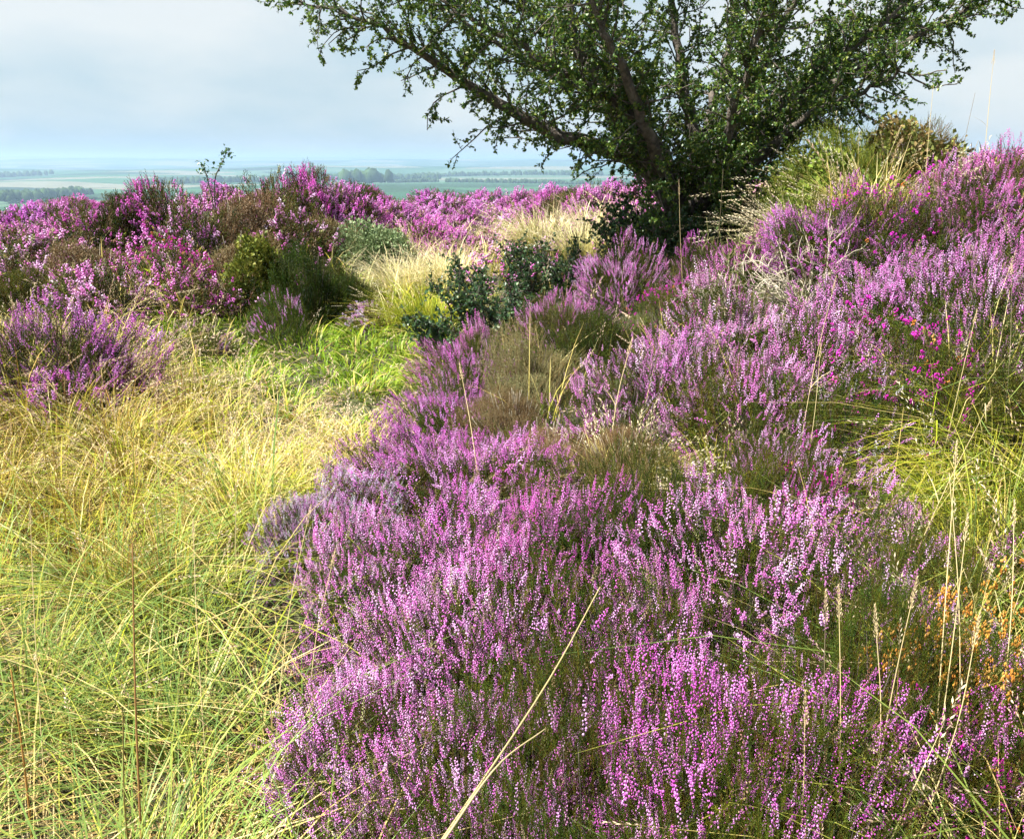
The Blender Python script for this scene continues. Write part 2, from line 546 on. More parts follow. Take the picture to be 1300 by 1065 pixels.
# ------------------------------------------------------------------ ground sheet
def build_ground():
    na = 420
    rr = np.r_[0, np.geomspace(.25, 34, 110), np.geomspace(37, 19000, 110)]
    ang = np.arange(na) * 2 * math.pi / na
    # finer towards the view
    ang = ang - .55 * np.sin(ang - math.pi / 2 - math.pi)* -1 * -1
    X = rr[1:, None] * np.cos(ang)[None]
    Y = rr[1:, None] * np.sin(ang)[None]
    Z = H(X, Y)
    Z = Z + (.02 * wav(X, Y, .5, 21) + .015 * wav(X, Y, .22, 22)) * (rr[1:, None] < 40)
    V = np.r_[[[0, 0, float(H(np.array([0.]), np.array([0.]))[0])]], np.stack([X, Y, Z], -1).reshape(-1, 3)]
    nr = len(rr) - 1
    j = np.arange(na)
    tris = np.stack([np.zeros(na, int), 1 + j, 1 + (j + 1) % na], -1)
    i = (np.arange(nr - 1) * na)[:, None]
    q = np.stack([1 + i + j, 1 + i + na + j, 1 + i + na + (j + 1) % na, 1 + i + (j + 1) % na], -1).reshape(-1, 4)
    s = Soup()
    s.add(V, (.1, .1, .1), tris=tris, quads=q)
    me = s.mesh('ground', [ground_mat(), field_mat()], smooth=True)
    ring = np.r_[np.zeros(na, int), np.repeat(np.arange(nr - 1), na)]
    mi = (rr[1:][ring] > 60).astype(np.int32)
    me.polygons.foreach_set('material_index', mi)
    return tag(link('ground', me), kind='structure')


build_ground()

# ------------------------------------------------------------------ heather
def floret_tmpl(n, spread, size, lod, rg):
    """spike of florets along +z, length 1"""
    V, C, T = [], [], []
    for k in range(n):
        t = .04 + .96 * (k + rg.uniform(-.3, .3)) / n
        a = k * 2.4 + rg.uniform(-.5, .5)
        rad = spread * (1.0 - .55 * t) * rg.uniform(.6, 1.15)
        o = np.array([math.cos(a) * rad, math.sin(a) * rad, t])
        d = np.array([math.cos(a), math.sin(a), rg.uniform(-.5, .25)])
        d /= np.linalg.norm(d)
        u = np.cross(d, [0, 0, 1.])
        u /= np.linalg.norm(u)
        w = np.cross(d, u)
        s = size * rg.uniform(.75, 1.25) * (1 - .35 * t)
        b = len(V)
        br = rg.uniform(.75, 1.2)
        if lod == 0:
            V += [o - d * s * .9] + [o + (u * math.cos(q) + w * math.sin(q)) * s * .62 + d * s * .1 for q in (0, 1.57, 3.14, 4.71)] + [o + d * s * .8]
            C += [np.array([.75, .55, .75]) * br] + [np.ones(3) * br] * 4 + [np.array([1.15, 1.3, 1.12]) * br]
            T += [[b, b + 2, b + 1], [b, b + 3, b + 2], [b, b + 4, b + 3], [b, b + 1, b + 4],
                  [b + 5, b + 1, b + 2], [b + 5, b + 2, b + 3], [b + 5, b + 3, b + 4], [b + 5, b + 4, b + 1]]
        else:
            V += [o - d * s * .8] + [o + (u * math.cos(q) + w * math.sin(q)) * s * .7 + d * s * .35 for q in (0, 2.09, 4.19)]
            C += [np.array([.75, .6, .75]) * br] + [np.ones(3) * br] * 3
            T += [[b, b + 2, b + 1], [b, b + 3, b + 2], [b, b + 1, b + 3], [b + 1, b + 2, b + 3]]
    return np.array(V), np.array(C), np.array(T)


def shoot_tmpl(n, rad, ln, wd, rg, stem=True, fork=0):
    """leafy heather shoot along +z, length 1: a thin stem and many scale leaves"""
    V, C, T = [], [], []

    def one(o0, d0, L, n):
        d0 = d0 / np.linalg.norm(d0)
        x = np.cross(d0, [.3, .8, .1])
        x /= np.linalg.norm(x)
        y = np.cross(d0, x)
        if stem:
            b = len(V)
            for z in (0, L * .96):
                for q in (0, 2.09, 4.19):
                    V.append(o0 + d0 * z + (x * math.cos(q) + y * math.sin(q)) * rad * (.5 if z == 0 else .25))
                    C.append(np.array([1.1, .75, .55]))
            for q in range(3):
                p = (q + 1) % 3
                T.extend([[b + q, b + p, b + 3 + p], [b + q, b + 3 + p, b + 3 + q]])
        for k in range(n):
            t = (.12 + .88 * (k + rg.uniform(-.4, .4)) / n) * L
            a = k * 1.7 + rg.uniform(-.4, .4)
            r = x * math.cos(a) + y * math.sin(a)
            d = r * rg.uniform(.55, 1.1) + d0 * rg.uniform(.5, 1.1)
            d /= np.linalg.norm(d)
            w = np.cross(d, r + d0 * .2)
            w /= np.linalg.norm(w) + 1e-9
            l = ln * rg.uniform(.7, 1.3)
            o = o0 + d0 * t + r * rad * .3
            b = len(V)
            br = rg.uniform(.65, 1.35)
            V.extend([o - w * wd * .5, o + w * wd * .5, o + d * l])
            C.extend([np.array([1, 1, 1]) * br] * 2 + [np.array([1.15, 1.15, 1.0]) * br])
            T.append([b, b + 1, b + 2])
    one(np.zeros(3), np.array([0, 0, 1.]), 1, n)
    for f in range(fork):
        a = rg.uniform(0, 6.28)
        one(np.array([0, 0, rg.uniform(.25, .6)]), np.array([math.cos(a) * .6, math.sin(a) * .6, 1.]), rg.uniform(.3, .45), n // 3)
    return np.array(V), np.array(C), np.array(T)


def bell_tmpl(n, size, rg):
    """cluster of egg shaped bells around the top of a stem"""
    V, C, T = [], [], []
    for k in range(n):
        t = rg.uniform(.35, 1)
        a = k * 2.4 + rg.uniform(-.4, .4)
        rad = .26 * (1.05 - .6 * t)
        o = np.array([math.cos(a) * rad, math.sin(a) * rad, t])
        d = np.array([math.cos(a), math.sin(a), rg.uniform(-.7, .1)])
        d /= np.linalg.norm(d)
        u = np.cross(d, [0, 0, 1.])
        u /= np.linalg.norm(u)
        w = np.cross(d, u)
        s = size * rg.uniform(.8, 1.2)
        b = len(V)
        br = rg.uniform(.8, 1.2)
        V.append(o - d * s)
        for zz, rr in ((-.35, .55), (.45, .42)):
            for q in range(5):
                V.append(o + d * s * zz + (u * math.cos(q * 1.2566) + w * math.sin(q * 1.2566)) * s * rr)
        V.append(o + d * s * .85)
        C += [np.array([.8, .8, .8]) * br] + [np.ones(3) * br] * 10 + [np.ones(3) * 1.15 * br]
        for q in range(5):
            p = (q + 1) % 5
            T += [[b, b + 1 + p, b + 1 + q], [b + 1 + q, b + 1 + p, b + 6 + p], [b + 1 + q, b + 6 + p, b + 6 + q], [b + 11, b + 6 + q, b + 6 + p]]
    return np.array(V), np.array(C), np.array(T)


_tr = np.random.default_rng(5)
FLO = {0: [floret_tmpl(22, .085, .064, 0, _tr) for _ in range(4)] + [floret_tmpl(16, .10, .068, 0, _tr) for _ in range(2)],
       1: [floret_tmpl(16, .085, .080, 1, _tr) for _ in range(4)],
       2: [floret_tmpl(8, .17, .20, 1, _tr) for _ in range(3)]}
SHO = {0: [shoot_tmpl(30, .012, .055, .016, _tr, True, 2) for _ in range(4)],
       1: [shoot_tmpl(18, .014, .09, .026, _tr, True, 1) for _ in range(3)],
       2: [shoot_tmpl(9, .02, .16, .06, _tr, True, 1) for _ in range(3)]}
BEL = [bell_tmpl(9, .13, _tr) for _ in range(3)]

BLO_COL = np.array([[.82, .28, .74], [.88, .40, .85], [.74, .17, .64], [.90, .50, .88], [.76, .21, .66], [.60, .23, .53]])
GRN_COL = np.array([[.042, .078, .010], [.070, .115, .012], [.028, .058, .010], [.110, .135, .015], [.070, .065, .012]])
BRN_COL = np.array([[.20, .14, .075], [.29, .22, .13], [.14, .095, .05], [.24, .20, .11]])
GRY_COL = np.array([[.27, .28, .13], [.36, .36, .19], [.19, .21, .09], [.31, .29, .15]])
BEL_COL = np.array([[.58, .035, .42], [.66, .06, .50], [.50, .025, .34]])
SPT_COL = np.array([[.62, .27, .06], [.52, .19, .045], [.70, .36, .11]])


def pick(pal, n, rg, j=.12):
    return pal[rg.integers(0, len(pal), n)] * (1 + rg.uniform(-j, j, (n, 1)))


def dome(n, Rr, Hh, rg, lump=.2):
    """points and outward directions over a lumpy dome"""
    a = rg.uniform(0, 6.283, n)
    ce = rg.uniform(-.05, 1, n)
    se = np.sqrt(1 - np.clip(ce, 0, 1) ** 2)
    d = np.stack([np.cos(a) * se, np.sin(a) * se, ce], 1)
    ph = rg.uniform(0, 6.28, (6, 2))
    l = np.ones(n)
    for k in range(6):
        fx = rg.normal(0, 3.2, 3)
        l += lump / 2.2 * np.sin(d @ fx + ph[k, 0])
    l *= 1 + rg.uniform(-.10, .05, n)
    return d * np.array([Rr, Rr, Hh]) * l[:, None], d


def heather_meshes(seed, kind, lod):
    rg = np.random.default_rng(seed)
    Rr, Hh = .42, .42
    ns = {0: 1750, 1: 1500, 2: 850}[lod]
    sl = {0: .060, 1: .064, 2: .072}[lod]       # flower spike length
    gl = {0: .085, 1: .10, 2: .115}[lod]       # leafy shoot length
    bloom = dict(full=.80, half=.44, sparse=.14, green=0, brown=0, grey=0, bell=.0, spent=0)[kind]
    if kind in ('bell', 'spent'):
        ns = int(ns * .6)
    elif kind in ('green', 'grey', 'brown'):
        ns = int(ns * 1.7)
    P, D = dome(ns, Rr, Hh, rg, .28 if lod == 0 else .26)
    wind = np.r_[rg.normal(0, .18, 2), 0]
    grow = D * (.75 if lod == 0 else .9) + np.array([0, 0, .6]) + wind + rg.normal(0, .31, (ns, 3))
    grow /= np.linalg.norm(grow, axis=1, keepdims=True)
    # patchy bloom: flowers come in drifts over the dome
    f = np.zeros(ns)
    for k in range(5):
        f += np.sin(D @ rg.normal(0, 4.0, 3) + rg.uniform(0, 6.28))
    f = f / 3 + rg.normal(0, .55, ns)
    thr = np.quantile(f, 1 - bloom) if bloom > 0 else 9e9
    fl = f > thr
    # leafy shoots: under every spike and alone
    pal = dict(brown=BRN_COL, grey=GRY_COL).get(kind, GRN_COL if lod < 2 else np.r_[GRN_COL * .85, BRN_COL[:3] * .7])
    sf = Soup()
    L = gl * rg.uniform(.7, 1.3, ns)
    top = P.copy()
    top[fl] -= grow[fl] * (sl * .75)
    for ti, tm in enumerate(SHO[lod]):
        k = np.where(np.arange(ns) % len(SHO[lod]) == ti)[0]
        sf.inst(*tm, frames(grow[k], rg.uniform(0, 6.28, len(k)), L[k]), top[k] - grow[k] * L[k][:, None], pick(pal, len(k), rg, .2))
    # deeper shoots fill the inside
    nd = ns // 2
    P2, D2 = dome(nd, Rr * .82, Hh * .80, rg)
    g2 = D2 * .8 + np.array([0, 0, .6]) + rg.normal(0, .25, (nd, 3))
    g2 /= np.linalg.norm(g2, axis=1, keepdims=True)
    L2 = gl * 1.15 * rg.uniform(.7, 1.3, nd)
    for ti, tm in enumerate(SHO[lod]):
        k = np.where(np.arange(nd) % len(SHO[lod]) == ti)[0]
        sf.inst(*tm, frames(g2[k], rg.uniform(0, 6.28, len(k)), L2[k]), P2[k] - g2[k] * L2[k][:, None],
                pick(np.r_[pal, BRN_COL[:1] * .5] if kind != 'grey' else pal, len(k), rg, .2))
    # flower spikes
    sb = Soup()
    if bloom > 0:
        ii = np.where(fl)[0]
        Ls = sl * rg.uniform(.45, 1.45, len(ii))
        cc = pick(BLO_COL, len(ii), rg, .12)
        br = rg.uniform(size=len(ii)) < .10
        cc[br] = pick(BRN_COL * 1.6, int(br.sum()), rg)
        for ti, tm in enumerate(FLO[lod]):
            k = np.where(np.arange(len(ii)) % len(FLO[lod]) == ti)[0]
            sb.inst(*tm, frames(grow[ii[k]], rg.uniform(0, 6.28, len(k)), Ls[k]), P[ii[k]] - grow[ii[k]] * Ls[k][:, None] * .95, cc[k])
    elif kind in ('bell', 'spent'):
        nb = {0: 210, 1: 190, 2: 140}[lod] * (2 if kind == 'spent' else 1)
        k = rg.choice(ns, nb, replace=False)
        sc = {0: .038, 1: .044, 2: .06}[lod] * rg.uniform(.8, 1.2, nb) * (1.35 if kind == 'spent' else 1)
        cc = pick(BEL_COL if kind == 'bell' else SPT_COL, nb, rg)
        if kind == 'bell':
            o = rg.uniform(size=nb) < .07
            cc[o] = pick(SPT_COL, int(o.sum()), rg)
        for ti, tm in enumerate(BEL):
            q = np.arange(ti, nb, 3)
            sb.inst(*tm, frames(grow[k[q]], rg.uniform(0, 6.28, len(q)), sc[q]), P[k[q]] - grow[k[q]] * .01, cc[q])
    # woody stems from the root
    st = Soup()
    nw = {0: 70, 1: 45, 2: 22}[lod] * (2 if kind == 'brown' else 1)
    Pw, Dw = dome(nw, Rr * .85, Hh * .85, rg)
    for p in Pw:
        b = np.r_[p[:2] * rg.uniform(.05, .25), -.04]
        m = (b + p) / 2 + rg.normal(0, .025, 3) - np.array([0, 0, .03])
        tube(st, spline([b, m, p], 6), np.linspace(.0045, .0015, 6) * (1 if lod == 0 else 1.4), (.3, .3, .3), 3)
    out = {}
    out['foliage'] = sf.mesh('heather_foliage', M_SHOOT)
    out['stem'] = st.mesh('heather_stem', M_DEAD if kind == 'brown' else M_WOOD)
    if sb.v:
        out['blossom'] = sb.mesh('heather_blossom', M_BLOOM)
    return out


CACHE = {}
NVAR = {('full', 0): 3, ('half', 0): 3, ('sparse', 0): 2, ('full', 1): 3, ('half', 1): 2, ('full', 2): 3}
NAMES = dict(full='heather_bush', half='heather_bush', sparse='heather_bush', green='heather_bush', brown='withered_heather_bush',
             grey='cushion_bush', bell='bell_heather', spent='bell_heather')
counter = {}


def place_bush(kind, x, y, Rr, Hh, tint, label, group=None, lod=None):
    d = math.hypot(x, y)
    if lod is None:
        lod = 0 if d < 3.5 else (1 if d < 8 else 2)
    if kind in ('green', 'brown', 'grey', 'bell', 'spent') and lod == 2 and d < 9.5:
        lod = 1
    nv = NVAR.get((kind, lod), 1)
    i = counter.get((kind, lod), 0)
    counter[(kind, lod)] = i + 1
    key = (kind, lod, i % nv)
    if key not in CACHE:
        CACHE[key] = heather_meshes(hash_seed(key), kind, lod)
    z = float(H(np.array([x]), np.array([y]))[0])
    t = thing(NAMES[kind], label, 'bell heather' if kind in ('bell', 'spent') else ('bush' if kind == 'grey' else 'heather'),
              (x, y, z - .02), rng.uniform(0, 6.28), group)
    e = .03
    t.scale = (Rr / .42 * rng.uniform(.93, 1.07), Rr / .42 * rng.uniform(.93, 1.07), (Hh + e) / .42)
    for nm, me in CACHE[key].items():
        c = link(nm, me, t)
        if nm == 'blossom':
            c.color = (*tint, 1)
        elif nm == 'foliage':
            g = rng.uniform(.85, 1.15)
            c.color = ((*[g * q for q in tint], 1) if kind in ('green',) else (g, g * rng.uniform(.9, 1.08), g, 1))
    return t


def hash_seed(key):
    return sum(ord(ch) * (i + 3) for i, ch in enumerate(str(key)))


for b in BUSHES:
    kind, px, py, Y, Rr, Hh, tint, label = b
    P = at(px, py, Y)
    grp = 'heather bushes on the moor'
    place_bush(kind, P[0], P[1], Rr, Hh, tint, label, grp if NAMES[kind] == 'heather_bush' else None)

# far plateau: many alike
fr = np.random.default_rng(77)
k = 0
while k < 64:
    y = fr.uniform(13.5, 30)
    x = fr.uniform(-.62, .22) * y
    if x < -.33 * y and y < 16 or (-2.6 < x < -.3 and y < 14.5):
        continue
    q = fr.uniform()
    place_bush('full' if q < .68 else ('half' if q < .86 else 'green'), x, y, fr.uniform(.5, .8), fr.uniform(.34, .58),
               [PK, LIL, MAG, VIO, PK][fr.integers(0, 5)],
               'purple heather bush massed with others on the far plateau before the valley', 'heather massed on the far plateau', 2)
    k += 1

# low heath filling the ground between the bushes of the bank
def heath_cover():
    rg = np.random.default_rng(31)
    n = 26000
    y = 0.6 + (rg.uniform(0, 1, n) ** 1.5) * 9.5
    x = rg.uniform(-.75, .95, n) * (y + .4)
    z = Hq(x, y)
    path = np.interp(y, [0, 1.5, 3, 4, 6, 8, 10], [-.45, -.55, -.8, -.6, -.45, -.1, .3])
    left = np.interp(y, [0, 4, 5, 6.5, 8, 10], [-9, -9, -2.6, -2.4, -2.3, -2.3])
    ok = (x > path) | (x < left)
    x, y, z = x[ok], y[ok], z[ok]
    n = len(x)
    d = np.stack([rg.normal(0, .35, n), rg.normal(0, .35, n), np.ones(n)], 1)
    L = rg.uniform(.06, .16, n) * (1 + .06 * y)
    P = np.stack([x, y, z], 1)
    s, f = Soup(), Soup()
    for ti, tm in enumerate(SHO[1]):
        k = np.arange(ti, n, 3)
        s.inst(*tm, frames(d[k], rg.uniform(0, 6.28, len(k)), L[k]), P[k], pick(np.r_[GRN_COL, BRN_COL[:2]], len(k), rg, .25))
    fl = np.where(rg.uniform(size=n) < .07)[0]
    dn = d / np.linalg.norm(d, axis=1, keepdims=True)
    for ti, tm in enumerate(FLO[1]):
        k = fl[ti::4]
        s.inst(*tm, frames(d[k], rg.uniform(0, 6.28, len(k)), .06), P[k] + dn[k] * (L[k][:, None] - .02), pick(BLO_COL, len(k), rg))
    o = link('heath_undergrowth', s.mesh('heath_undergrowth', M_SHOOT))
    tag(o, 'low dark heath shoots covering the soil between the heather bushes', 'undergrowth', None, 'stuff')


heath_cover()

# ------------------------------------------------------------------ grass
G_GREEN = np.array([[.135, .20, .026], [.185, .25, .03], [.095, .15, .024], [.235, .28, .034]])
G_LUSH = np.array([[.16, .28, .022], [.23, .34, .028], [.11, .21, .02], [.31, .37, .038]])
G_YEL = np.array([[.40, .44, .030], [.52, .48, .055], [.32, .40, .028], [.52, .43, .06]])
G_STRAW = np.array([[.68, .55, .24], [.60, .47, .18], [.76, .64, .34], [.50, .36, .14]])
G_PALE = np.array([[.72, .62, .40], [.66, .55, .34], [.78, .70, .50]])
G_BLUE = np.array([[.18, .27, .075], [.25, .32, .08], [.38, .38, .07], [.12, .20, .055]])
G_RUST = np.array([[.34, .17, .06], [.28, .15, .06], [.42, .25, .08]])


def blades(s, P, h, az, lean, droop, w, c0, c1, S=4):
    """ribbon blades, bent by their own weight"""
    n = len(P)
    t = np.linspace(0, 1, S + 1)
    dirh = np.stack([np.cos(az), np.sin(az), np.zeros(n)], 1)
    side = np.stack([-np.sin(az), np.cos(az), np.zeros(n)], 1)
    hor = (lean[:, None] * t + droop[:, None] * t ** 2.2) * h[:, None]
    ver = (t - (.55 * droop[:, None] * t ** 2.6)) * h[:, None] * (1 - .15 * lean[:, None])
    C = P[:, None] + dirh[:, None] * hor[..., None] + np.array([0, 0, 1.]) * ver[..., None]
    wd = w[:, None] * np.array([.75, 1, .85, .6, .08])[None, :S + 1] if S == 4 else w[:, None] * np.linspace(1, .1, S + 1)[None]
    V = np.stack([C - side[:, None] * wd[..., None] * .5, C + side[:, None] * wd[..., None] * .5], 2)   # n,S+1,2,3
    col = c0[:, None] * (1 - t[None, :, None]) + c1[:, None] * t[None, :, None]
    col = np.repeat(col[:, :, None], 2, 2)
    b = (np.arange(n) * (S + 1) * 2)[:, None, None]
    i = (np.arange(S) * 2)[None, :, None]
    q = (b + i + np.array([0, 1, 3, 2])[None, None]).reshape(-1, 4)
    s.add(V.reshape(-1, 3), col.reshape(-1, 3), quads=q)
    return C[:, -1], C[:, -2]


def panicle_tmpl(rg, n=16, spread=.16):
    """airy seed head along +z, length 1"""
    V, C, T = [], [], []
    for k in range(n):
        t = k / n
        a = k * 2.4
        r = spread * (1 - t) * rg.uniform(.3, 1.2)
        o = np.array([math.cos(a) * r, math.sin(a) * r, t + .05 + r * .8])
        d = np.array([math.cos(a) * .4, math.sin(a) * .4, 1.])
        d /= np.linalg.norm(d)
        u = np.cross(d, [math.cos(a + .8), math.sin(a + .8), .1])
        u /= np.linalg.norm(u)
        b = len(V)
        br = rg.uniform(.8, 1.2)
        V += [o - d * .05, o + u * .016, o - u * .016, o + d * .075]
        C += [np.ones(3) * br] * 4
        T += [[b, b + 1, b + 2], [b + 1, b + 3, b + 2]]
    return np.array(V), np.array(C), np.array(T)


PAN = [panicle_tmpl(_tr) for _ in range(3)] + [panicle_tmpl(_tr, 22, .07) for _ in range(2)]

# picture-space blobs say where each sort of grass grows: px, py, rx, ry, weight
GRASS = {
    'lush': [(470, 400, 50, 40, 2.0), (420, 440, 130, 65, 2.6), (290, 460, 100, 50, 2.2), (480, 490, 60, 40, 1.), (1285, 540, 40, 90, .6), (600, 420, 30, 40, .15)],
    'tall': [(180, 880, 230, 160, 1.1), (340, 800, 120, 130, .8), (60, 860, 120, 110, .6), (1270, 760, 70, 160, .9), (1290, 500, 60, 120, .8), (1200, 980, 120, 90, .45)],
    'yellow': [(480, 400, 40, 40, .4), (250, 640, 220, 90, 1.), (90, 620, 150, 120, .9), (500, 420, 70, 70, .9), (300, 740, 130, 90, .7), (1250, 600, 80, 70, 2.2), (420, 720, 60, 90, .5), (1290, 690, 50, 90, .8), (720, 290, 120, 30, .5)],
    'straw': [(420, 575, 90, 50, 1.2), (385, 690, 70, 90, 1.5), (200, 520, 170, 60, 1.2), (80, 590, 150, 90, 1.2), (300, 640, 120, 70, .7), (600, 330, 60, 40, .8), (1230, 560, 60, 40, .5), (260, 420, 120, 40, .6), (150, 400, 90, 40, .4)],
    'pale': [(515, 345, 55, 45, 2.2), (690, 285, 80, 28, 1.2), (640, 300, 50, 30, 1.0), (1050, 235, 60, 40, 1.6), (740, 300, 40, 40, 1.4), (560, 330, 40, 40, .8)],
    'thatch': [(200, 700, 260, 260, .9), (420, 600, 110, 140, .9), (150, 500, 170, 80, .8), (1260, 650, 80, 120, .8), (200, 950, 220, 120, .6), (520, 380, 90, 60, .6)],
    'rush': [(60, 630, 150, 90, 1.5), (120, 730, 140, 90, 1.0), (200, 560, 90, 50, .5)],
    'thin': [(930, 520, 120, 50, .12), (1220, 850, 120, 160, .4), (780, 520, 80, 50, .3), (1200, 350, 140, 160, .07)],
}
GP = {  # height, sd, lean, droop, width, palettes base->tip, seedhead share
    'lush': (.15, .05, .35, .55, .0045, G_LUSH, G_LUSH, 0),
    'tall': (.36, .13, .32, .75, .0048, G_GREEN, G_BLUE, .03),
    'yellow': (.32, .10, .35, .75, .0044, G_GREEN, G_YEL, .05),
    'straw': (.30, .09, .40, .45, .0032, G_YEL, G_STRAW, .45),
    'pale': (.42, .12, .28, .45, .0034, G_YEL, G_PALE, .30),
    'thatch': (.17, .05, .9, .9, .0042, G_RUST, G_STRAW, 0),
    'rush': (.29, .08, .15, .12, .0036, G_YEL, G_RUST, .55),
    'thin': (.34, .12, .30, .40, .0026, G_YEL, G_STRAW, .3),
}
NAMEG = {'lush': ('path_grass', 'short bright green grass growing along the trodden path'),
         'tall': ('tall_grass', 'long green grass blades arching beside the heather'),
         'yellow': ('meadow_grass', 'yellow green grass mixed along the path edges'),
         'straw': ('dry_grass', 'dry straw coloured grass with feathery seed heads'),
         'pale': ('tussock_grass', 'cream coloured bleached tussock grass'),
         'thatch': ('withered_grass', 'matted withered grass lying low beneath the green blades'),
         'rush': ('rush_grass', 'rusty brown rush stems with dark seed heads'),
         'thin': ('sparse_grass', 'thin scattered grass stems among the heather')}


def grow_grass():
    rg = np.random.default_rng(91)
    N = 1270000
    # candidates spread so that near ground gets more of them per square metre
    y = .55 * np.exp(rg.uniform(0, 1, N) * math.log(17 / .55))
    x = rg.uniform(-1.55, 1.13, N) * (y + .3)
    z = Hq(x, y)
    P = np.stack([x, y, z], 1)
    px, py = proj(P)
    out_l = (px < -5)
    pxc = np.clip(px, -60, 1345)
    pyc = np.minimum(py, 1075)
    clump = .55 + .45 * wav(x, y, .5, 61) + .25 * wav(x, y, .17, 62)
    left_edge = np.interp(y, [0, 1.2, 1.8, 2.6, 3.2, 4, 5, 6, 8, 10], [-.3, -.42, -.62, -1.02, -1.22, -.92, -.7, -.62, -.45, .0])
    tc_ = np.stack([rg.uniform(-6, 5, 1100), .3 + rg.uniform(0, 1, 1100) ** 1.3 * 13], 1)
    for ty, blobs in GRASS.items():
        w = np.zeros(N)
        for (bx, by, rx, ry, wt) in blobs:
            w += wt * np.exp(-(((pxc - bx) / rx) ** 2 + ((pyc - by) / ry) ** 2) * .9)
        # keep the path grasses off the heather bank
        if ty in ('lush', 'tall', 'yellow', 'straw', 'rush', 'thatch'):
            bank = sstep(0, .18, x - left_edge) * (px < 760)
            w *= (1 - .93 * bank)
        if ty in ('tall', 'yellow') :
            w *= np.where(px > 760, sstep(1090, 1200, px), 1)
        if ty != 'lush':
            w *= 1 - .85 * np.clip(1.5 * np.exp(-(((pxc - 395) / 135) ** 2 + ((pyc - 445) / 55) ** 2)), 0, 1)
        w *= np.clip(clump + (.25 if ty in ('lush', 'straw') else 0), .03, 1.3)
        tot = .105 if ty != 'lush' else .26
        k = np.where(rg.uniform(size=N) < np.minimum(w, 1.6) * tot)[0]
        h0, sd, le, dr, wd, pa, pb, sh = GP[ty]
        n = len(k)
        if n == 0:
            continue
        hh = np.clip(rg.normal(h0, sd, n), h0 * .35, h0 * 2)
        dist = y[k]
        hh *= 1 - .55 * np.exp(-((pxc[k] - 400) / 130) ** 2 - ((pyc[k] - 525) / 100) ** 2)
        ww = wd * rg.uniform(.6, 1.4, n) * np.clip(dist / 2.6, .85, 3.4)
        near = np.zeros(n, int)
        for i0 in range(0, n, 8000):
            dd = (P[k[i0:i0 + 8000], None, :2] - tc_[None]) ** 2
            near[i0:i0 + 8000] = np.argmin(dd.sum(2), 1)
        dv = P[k, :2] - tc_[near]
        dl = np.hypot(dv[:, 0], dv[:, 1])
        az = np.arctan2(dv[:, 1], dv[:, 0]) + rg.normal(0, .7, n)
        if ty != 'lush':
            # blades crowd round the heart of each tussock and lean out from it
            pull = rg.uniform(.15, .75, n)
            P[k, :2] -= dv * pull[:, None]
            P[k, 2] = Hq(P[k, 0], P[k, 1])
            hh *= np.clip(1.25 - dl * .9, .55, 1.25)
        ln = np.abs(rg.normal(le, .22, n))
        dp = np.abs(rg.normal(dr, .28, n))
        c0, c1 = pick(pa, n, rg, .35), pick(pb, n, rg, .3)
        if ty in ('tall', 'yellow', 'lush'):
            dry = rg.uniform(size=n) < (.17 if ty != 'lush' else .08)
            c1[dry] = pick(G_STRAW, int(dry.sum()), rg)
            c0[dry] = c0[dry] * .4 + c1[dry] * .6
        s = Soup()
        tip, pre = blades(s, P[k] - [0, 0, .015], hh, az, ln, dp, ww, c0, c1)
        hd = np.where(rg.uniform(size=n) < sh)[0]
        if len(hd):
            d = tip[hd] - pre[hd]
            L = np.clip(rg.normal(.10, .03, len(hd)), .05, .2) * np.clip(dist[hd] / 4, .8, 1.5)
            if ty == 'rush':
                cc, L = pick(np.array([[.10, .05, .03], [.15, .08, .045]]), len(hd), rg), L * .75
            else:
                cc = pick(np.array([[.68, .52, .36], [.60, .44, .32], [.74, .62, .42]]), len(hd), rg)
            for ti, tm in enumerate(PAN):
                q = np.arange(ti, len(hd), len(PAN))
                s.inst(*tm, frames(d[q] + 1e-6, rg.uniform(0, 6.28, len(q)), L[q]), tip[hd[q]] - d[q] * .3, cc[q])
        nm, lab = NAMEG[ty]
        o = link(nm, s.mesh(nm, M_GRASS))
        tag(o, lab, 'grass', None, 'stuff')
        print('grass', ty, n, len(hd))


grow_grass()

# far moor: rough low growth over the plateau, so no bare soil shows between the far bushes
def far_moor():
    rg = np.random.default_rng(55)
    n = 15000
    y = rg.uniform(8, 31, n)
    x = rg.uniform(-.8, .8, n) * y
    pth = (np.abs(x + 1.4) < .8) & (y < 12.5)
    x, y = x[~pth], y[~pth]
    n = len(x)
    P = np.stack([x, y, Hq(x, y)], 1)
    s = Soup()
    d = np.stack([rg.normal(0, .45, n), rg.normal(0, .45, n), np.ones(n)], 1)
    for ti, tm in enumerate(SHO[2]):
        k = np.arange(ti, n, 3)
        s.inst(*tm, frames(d[k], rg.uniform(0, 6.28, len(k)), rg.uniform(.15, .36, len(k))), P[k], pick(np.r_[GRN_COL, BRN_COL, G_YEL[:2] * .6], len(k), rg, .25))
    for ti, tm in enumerate(FLO[2]):
        k = np.arange(ti, n, 5)
        s.inst(*tm, frames(d[k], rg.uniform(0, 6.28, len(k)), .12), P[k] + d[k] * .16, pick(BLO_COL, len(k), rg, .25))
    o = link('moor_undergrowth', s.mesh('moor_undergrowth', M_SHOOT))
    tag(o, 'rough low heath growth covering the far moor between the bushes', 'undergrowth', None, 'stuff')


far_moor()

